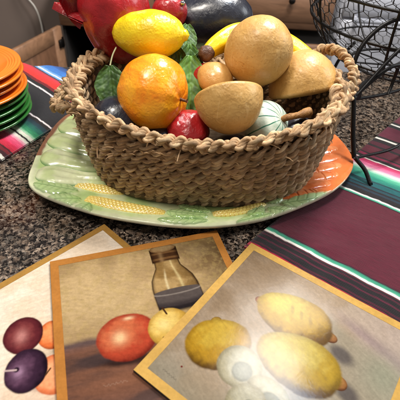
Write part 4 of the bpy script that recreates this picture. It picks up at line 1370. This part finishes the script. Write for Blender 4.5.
lf = leaf('artificial_leaf', (-.137, .560, .165), (.10, -.62, -.72), (-.1, -.75, .6), .064, .0255, -.10, (38, 70, 24), (70, 104, 40), 51)
tag(lf, 'dark green artificial leaf hanging between the orange fruit and the left rim', 'artificial leaf')
V, F, U = tube(spline([[0, 0, 0], [.002, .012, .010], [.006, .022, .018]], 14), .0012, 8)
s_ = mk('stem', V, F, m_plain('pale_stem', (150, 150, 110), .5)); s_.parent = lf

sp = empty('leaf_sprig', (-.034, .60, .15))
tag(sp, 'sprig of crumpled green artificial leaves between the lemon and the banana', 'artificial leaves')
leaf('leaf', (-.030, .625, .178), (.12, -.55, -.60), (.3, -.75, .6), .072, .021, -.05, (48, 88, 30), (94, 138, 54), 52, sp)
leaf('leaf', (-.052, .618, .180), (.25, -.42, -.70), (-.3, -.8, .5), .060, .017, .06, (40, 72, 28), (92, 124, 56), 53, sp)
leaf('leaf', (-.036, .660, .196), (.02, -.55, -.50), (.1, -.7, .7), .062, .018, -.05, (44, 82, 30), (88, 130, 52), 54, sp)
leaf('leaf', (-.027, .596, .172), (.06, -.66, -.72), (.1, -.8, .55), .090, .026, -.03, (58, 104, 36), (104, 150, 58), 57, sp)
leaf('leaf', (-.014, .610, .172), (-.20, -.45, -.70), (.6, -.7, .4), .055, .013, -.08, (36, 64, 26), (86, 112, 54), 55, sp)


# ------------------------------------------------------------------ black wire basket on its scrolled stand
def wire_basket():
    c = np.array([.375, .835])
    root = empty('wire_basket', (c[0], c[1], 0))
    tag(root, 'black chicken wire basket on a wrought wire stand at the right', 'wire basket')
    prof = spline(np.array([(.085, .088), (.125, .105), (.165, .140), (.190, .190), (.197, .235), (.190, .290), (.178, .330)]), 200)
    sL = np.linspace(0, 1, 200)
    def surf(th, s): return np.stack([c[0] + np.interp(s, sL, prof[:, 0]) * np.cos(th), c[1] + np.interp(s, sL, prof[:, 0]) * np.sin(th), np.interp(s, sL, prof[:, 1])], -1)
    def ring(s, r, name='ring', n=120, dz=0):
        t = np.linspace(0, 2 * PI, n, endpoint=False); P = surf(t, np.full(n, s)); P[:, 2] += dz
        a = Acc(); a.add(*tube(P, r, 8, True)[:2]); a.build(name, M['black_wire'], root)
    for s, r in ((0, .0030), (.22, .0022), (.46, .0028), (.66, .0024), (1.0, .0036)): ring(s, r)
    for k in range(8):
        th = 2 * PI * k / 8 + .28
        s = np.linspace(0, 1, 40); P = surf(np.full(40, th), s)
        a = Acc(); a.add(*tube(P, .0022, 8)[:2]); a.build('rib', M['black_wire'], root)
    # base disc wires
    a = Acc()
    for k in range(4):
        t = PI * k / 4; d = np.array([math.cos(t), math.sin(t), 0]) * .085
        a.add(*tube([[*c, .088] + d, [*c, .086], [*c, .088] - d], .0018, 6)[:2])
    a.build('base', M['black_wire'], root)
    # hexagonal netting
    a = Acc(); na, ns = 44, 15
    def node(i, j, jitter):
        return None
    rj = random.Random(4); cache = {}
    def pt(i, j):
        key = (i % na, j)
        if key not in cache: cache[key] = (rj.uniform(-.16, .16), rj.uniform(-.16, .16))
        return cache[key]
    def hexpt(ci, cj, which):
        return None
    # rows of zigzag joined by short uprights
    def P_(i, row, hi):
        k = (i % (2 * na), row, hi)
        if k not in cache: cache[k] = (rj.uniform(-.10, .10), rj.uniform(-.10, .10))
        jx, jy = cache[k]
        th = 2 * PI * (i + jx) / (2 * na)
        s = (row + (.30 if hi else 0.0) + jy * .6) / ns
        return surf(np.array([th]), np.array([min(max(s, 0), 1)]))[0]
    for row in range(ns):
        for i in range(2 * na):
            up_i = (i + row) % 2 == 0
            p0 = P_(i, row, up_i); p1 = P_(i + 1, row, not up_i)
            a.add(*tube([p0, (p0 + p1) / 2, p1], .00055, 4, caps=False)[:2])
            if up_i and row + 1 < ns:
                # high point joins the low point of the next row
                q = P_(i, row + 1, (i + row + 1) % 2 == 0)
                a.add(*tube([p0, (p0 + q) / 2, q], .00095, 4, caps=False)[:2])
    a.build('netting', M['black_wire'], root)

    def rod(pts, r, name='rod', n=40):
        a = Acc(); P = spline(np.array(pts), n) if len(pts) > 2 else np.array(pts)
        a.add(*tube(P, r, 10)[:2]); a.build(name, M['black_wire'], root)
    # front frame: foot, leg, arch, cross rods (the frame faces the camera)
    NL = (.2325, .622, .115)
    rod([(.272, .534, .0058), (.270, .537, .0065), (.262, .553, .020), (.250, .567, .029), (.244, .574, .034)], .0034, 'foot')
    rod([(.246, .570, .030), (.2405, .590, .060), (.234, .617, .110), NL], .0038, 'leg')
    rod([NL, (.2245, .633, .150), (.232, .645, .184), (.257, .657, .211), (.292, .670, .222), (.328, .686, .214), (.356, .700, .188), (.366, .706, .152), (.368, .700, .115)], .0034, 'arch', 80)
    rod([(.368, .700, .115), (.378, .690, .070), (.388, .672, .030)], .0038, 'leg')
    rod([(.385, .680, .034), (.395, .664, .024), (.412, .645, .007), (.414, .643, .0058)], .0034, 'foot')
    rod([(.246, .570, .030), (.318, .605, .031), (.390, .672, .031)], .0026)
    rod([(.216, .606, .107), (.230, .618, .108), (.300, .655, .106), (.372, .704, .108)], .0026)
    rod([(.236, .620, .112), (.295, .662, .172), (.348, .694, .200)], .0030)
    rod([(.366, .704, .120), (.300, .664, .150), (.232, .619, .112)], .0030)
    rod([(.302, .654, .106), (.305, .660, .148)], .0028)
    # forged plate at the crossing of leg and rods
    a = Acc(); box(a, (.236, .622, .112), (.026, .006, .014), .002, rotz(.5)); a.build('plate', M['black_wire'], root, False)
    # rear legs and struts that carry the basket
    for x, y in ((.30, .95), (.47, .93)):
        d = norm(np.array([x, y]) - c) * .12; q = c + d
        rod([(c[0] + d[0] * .9, c[1] + d[1] * .9, .098), (x, y, .050), (x + d[0] * .1, y + d[1] * .1, .004)], .0036, 'leg')
    rod([(.292, .670, .222), (.315, .668, .235), (c[0] - .045, c[1] - .188, .240)], .0028, 'strut')
    rod([(.230, .620, .113), (.275, .700, .104), (c[0] - .050, c[1] - .068, .088)], .0030, 'strut')
    rod([(.368, .702, .113), (.372, .720, .100), (c[0] + .005, c[1] - .085, .088)], .0030, 'strut')


wire_basket()
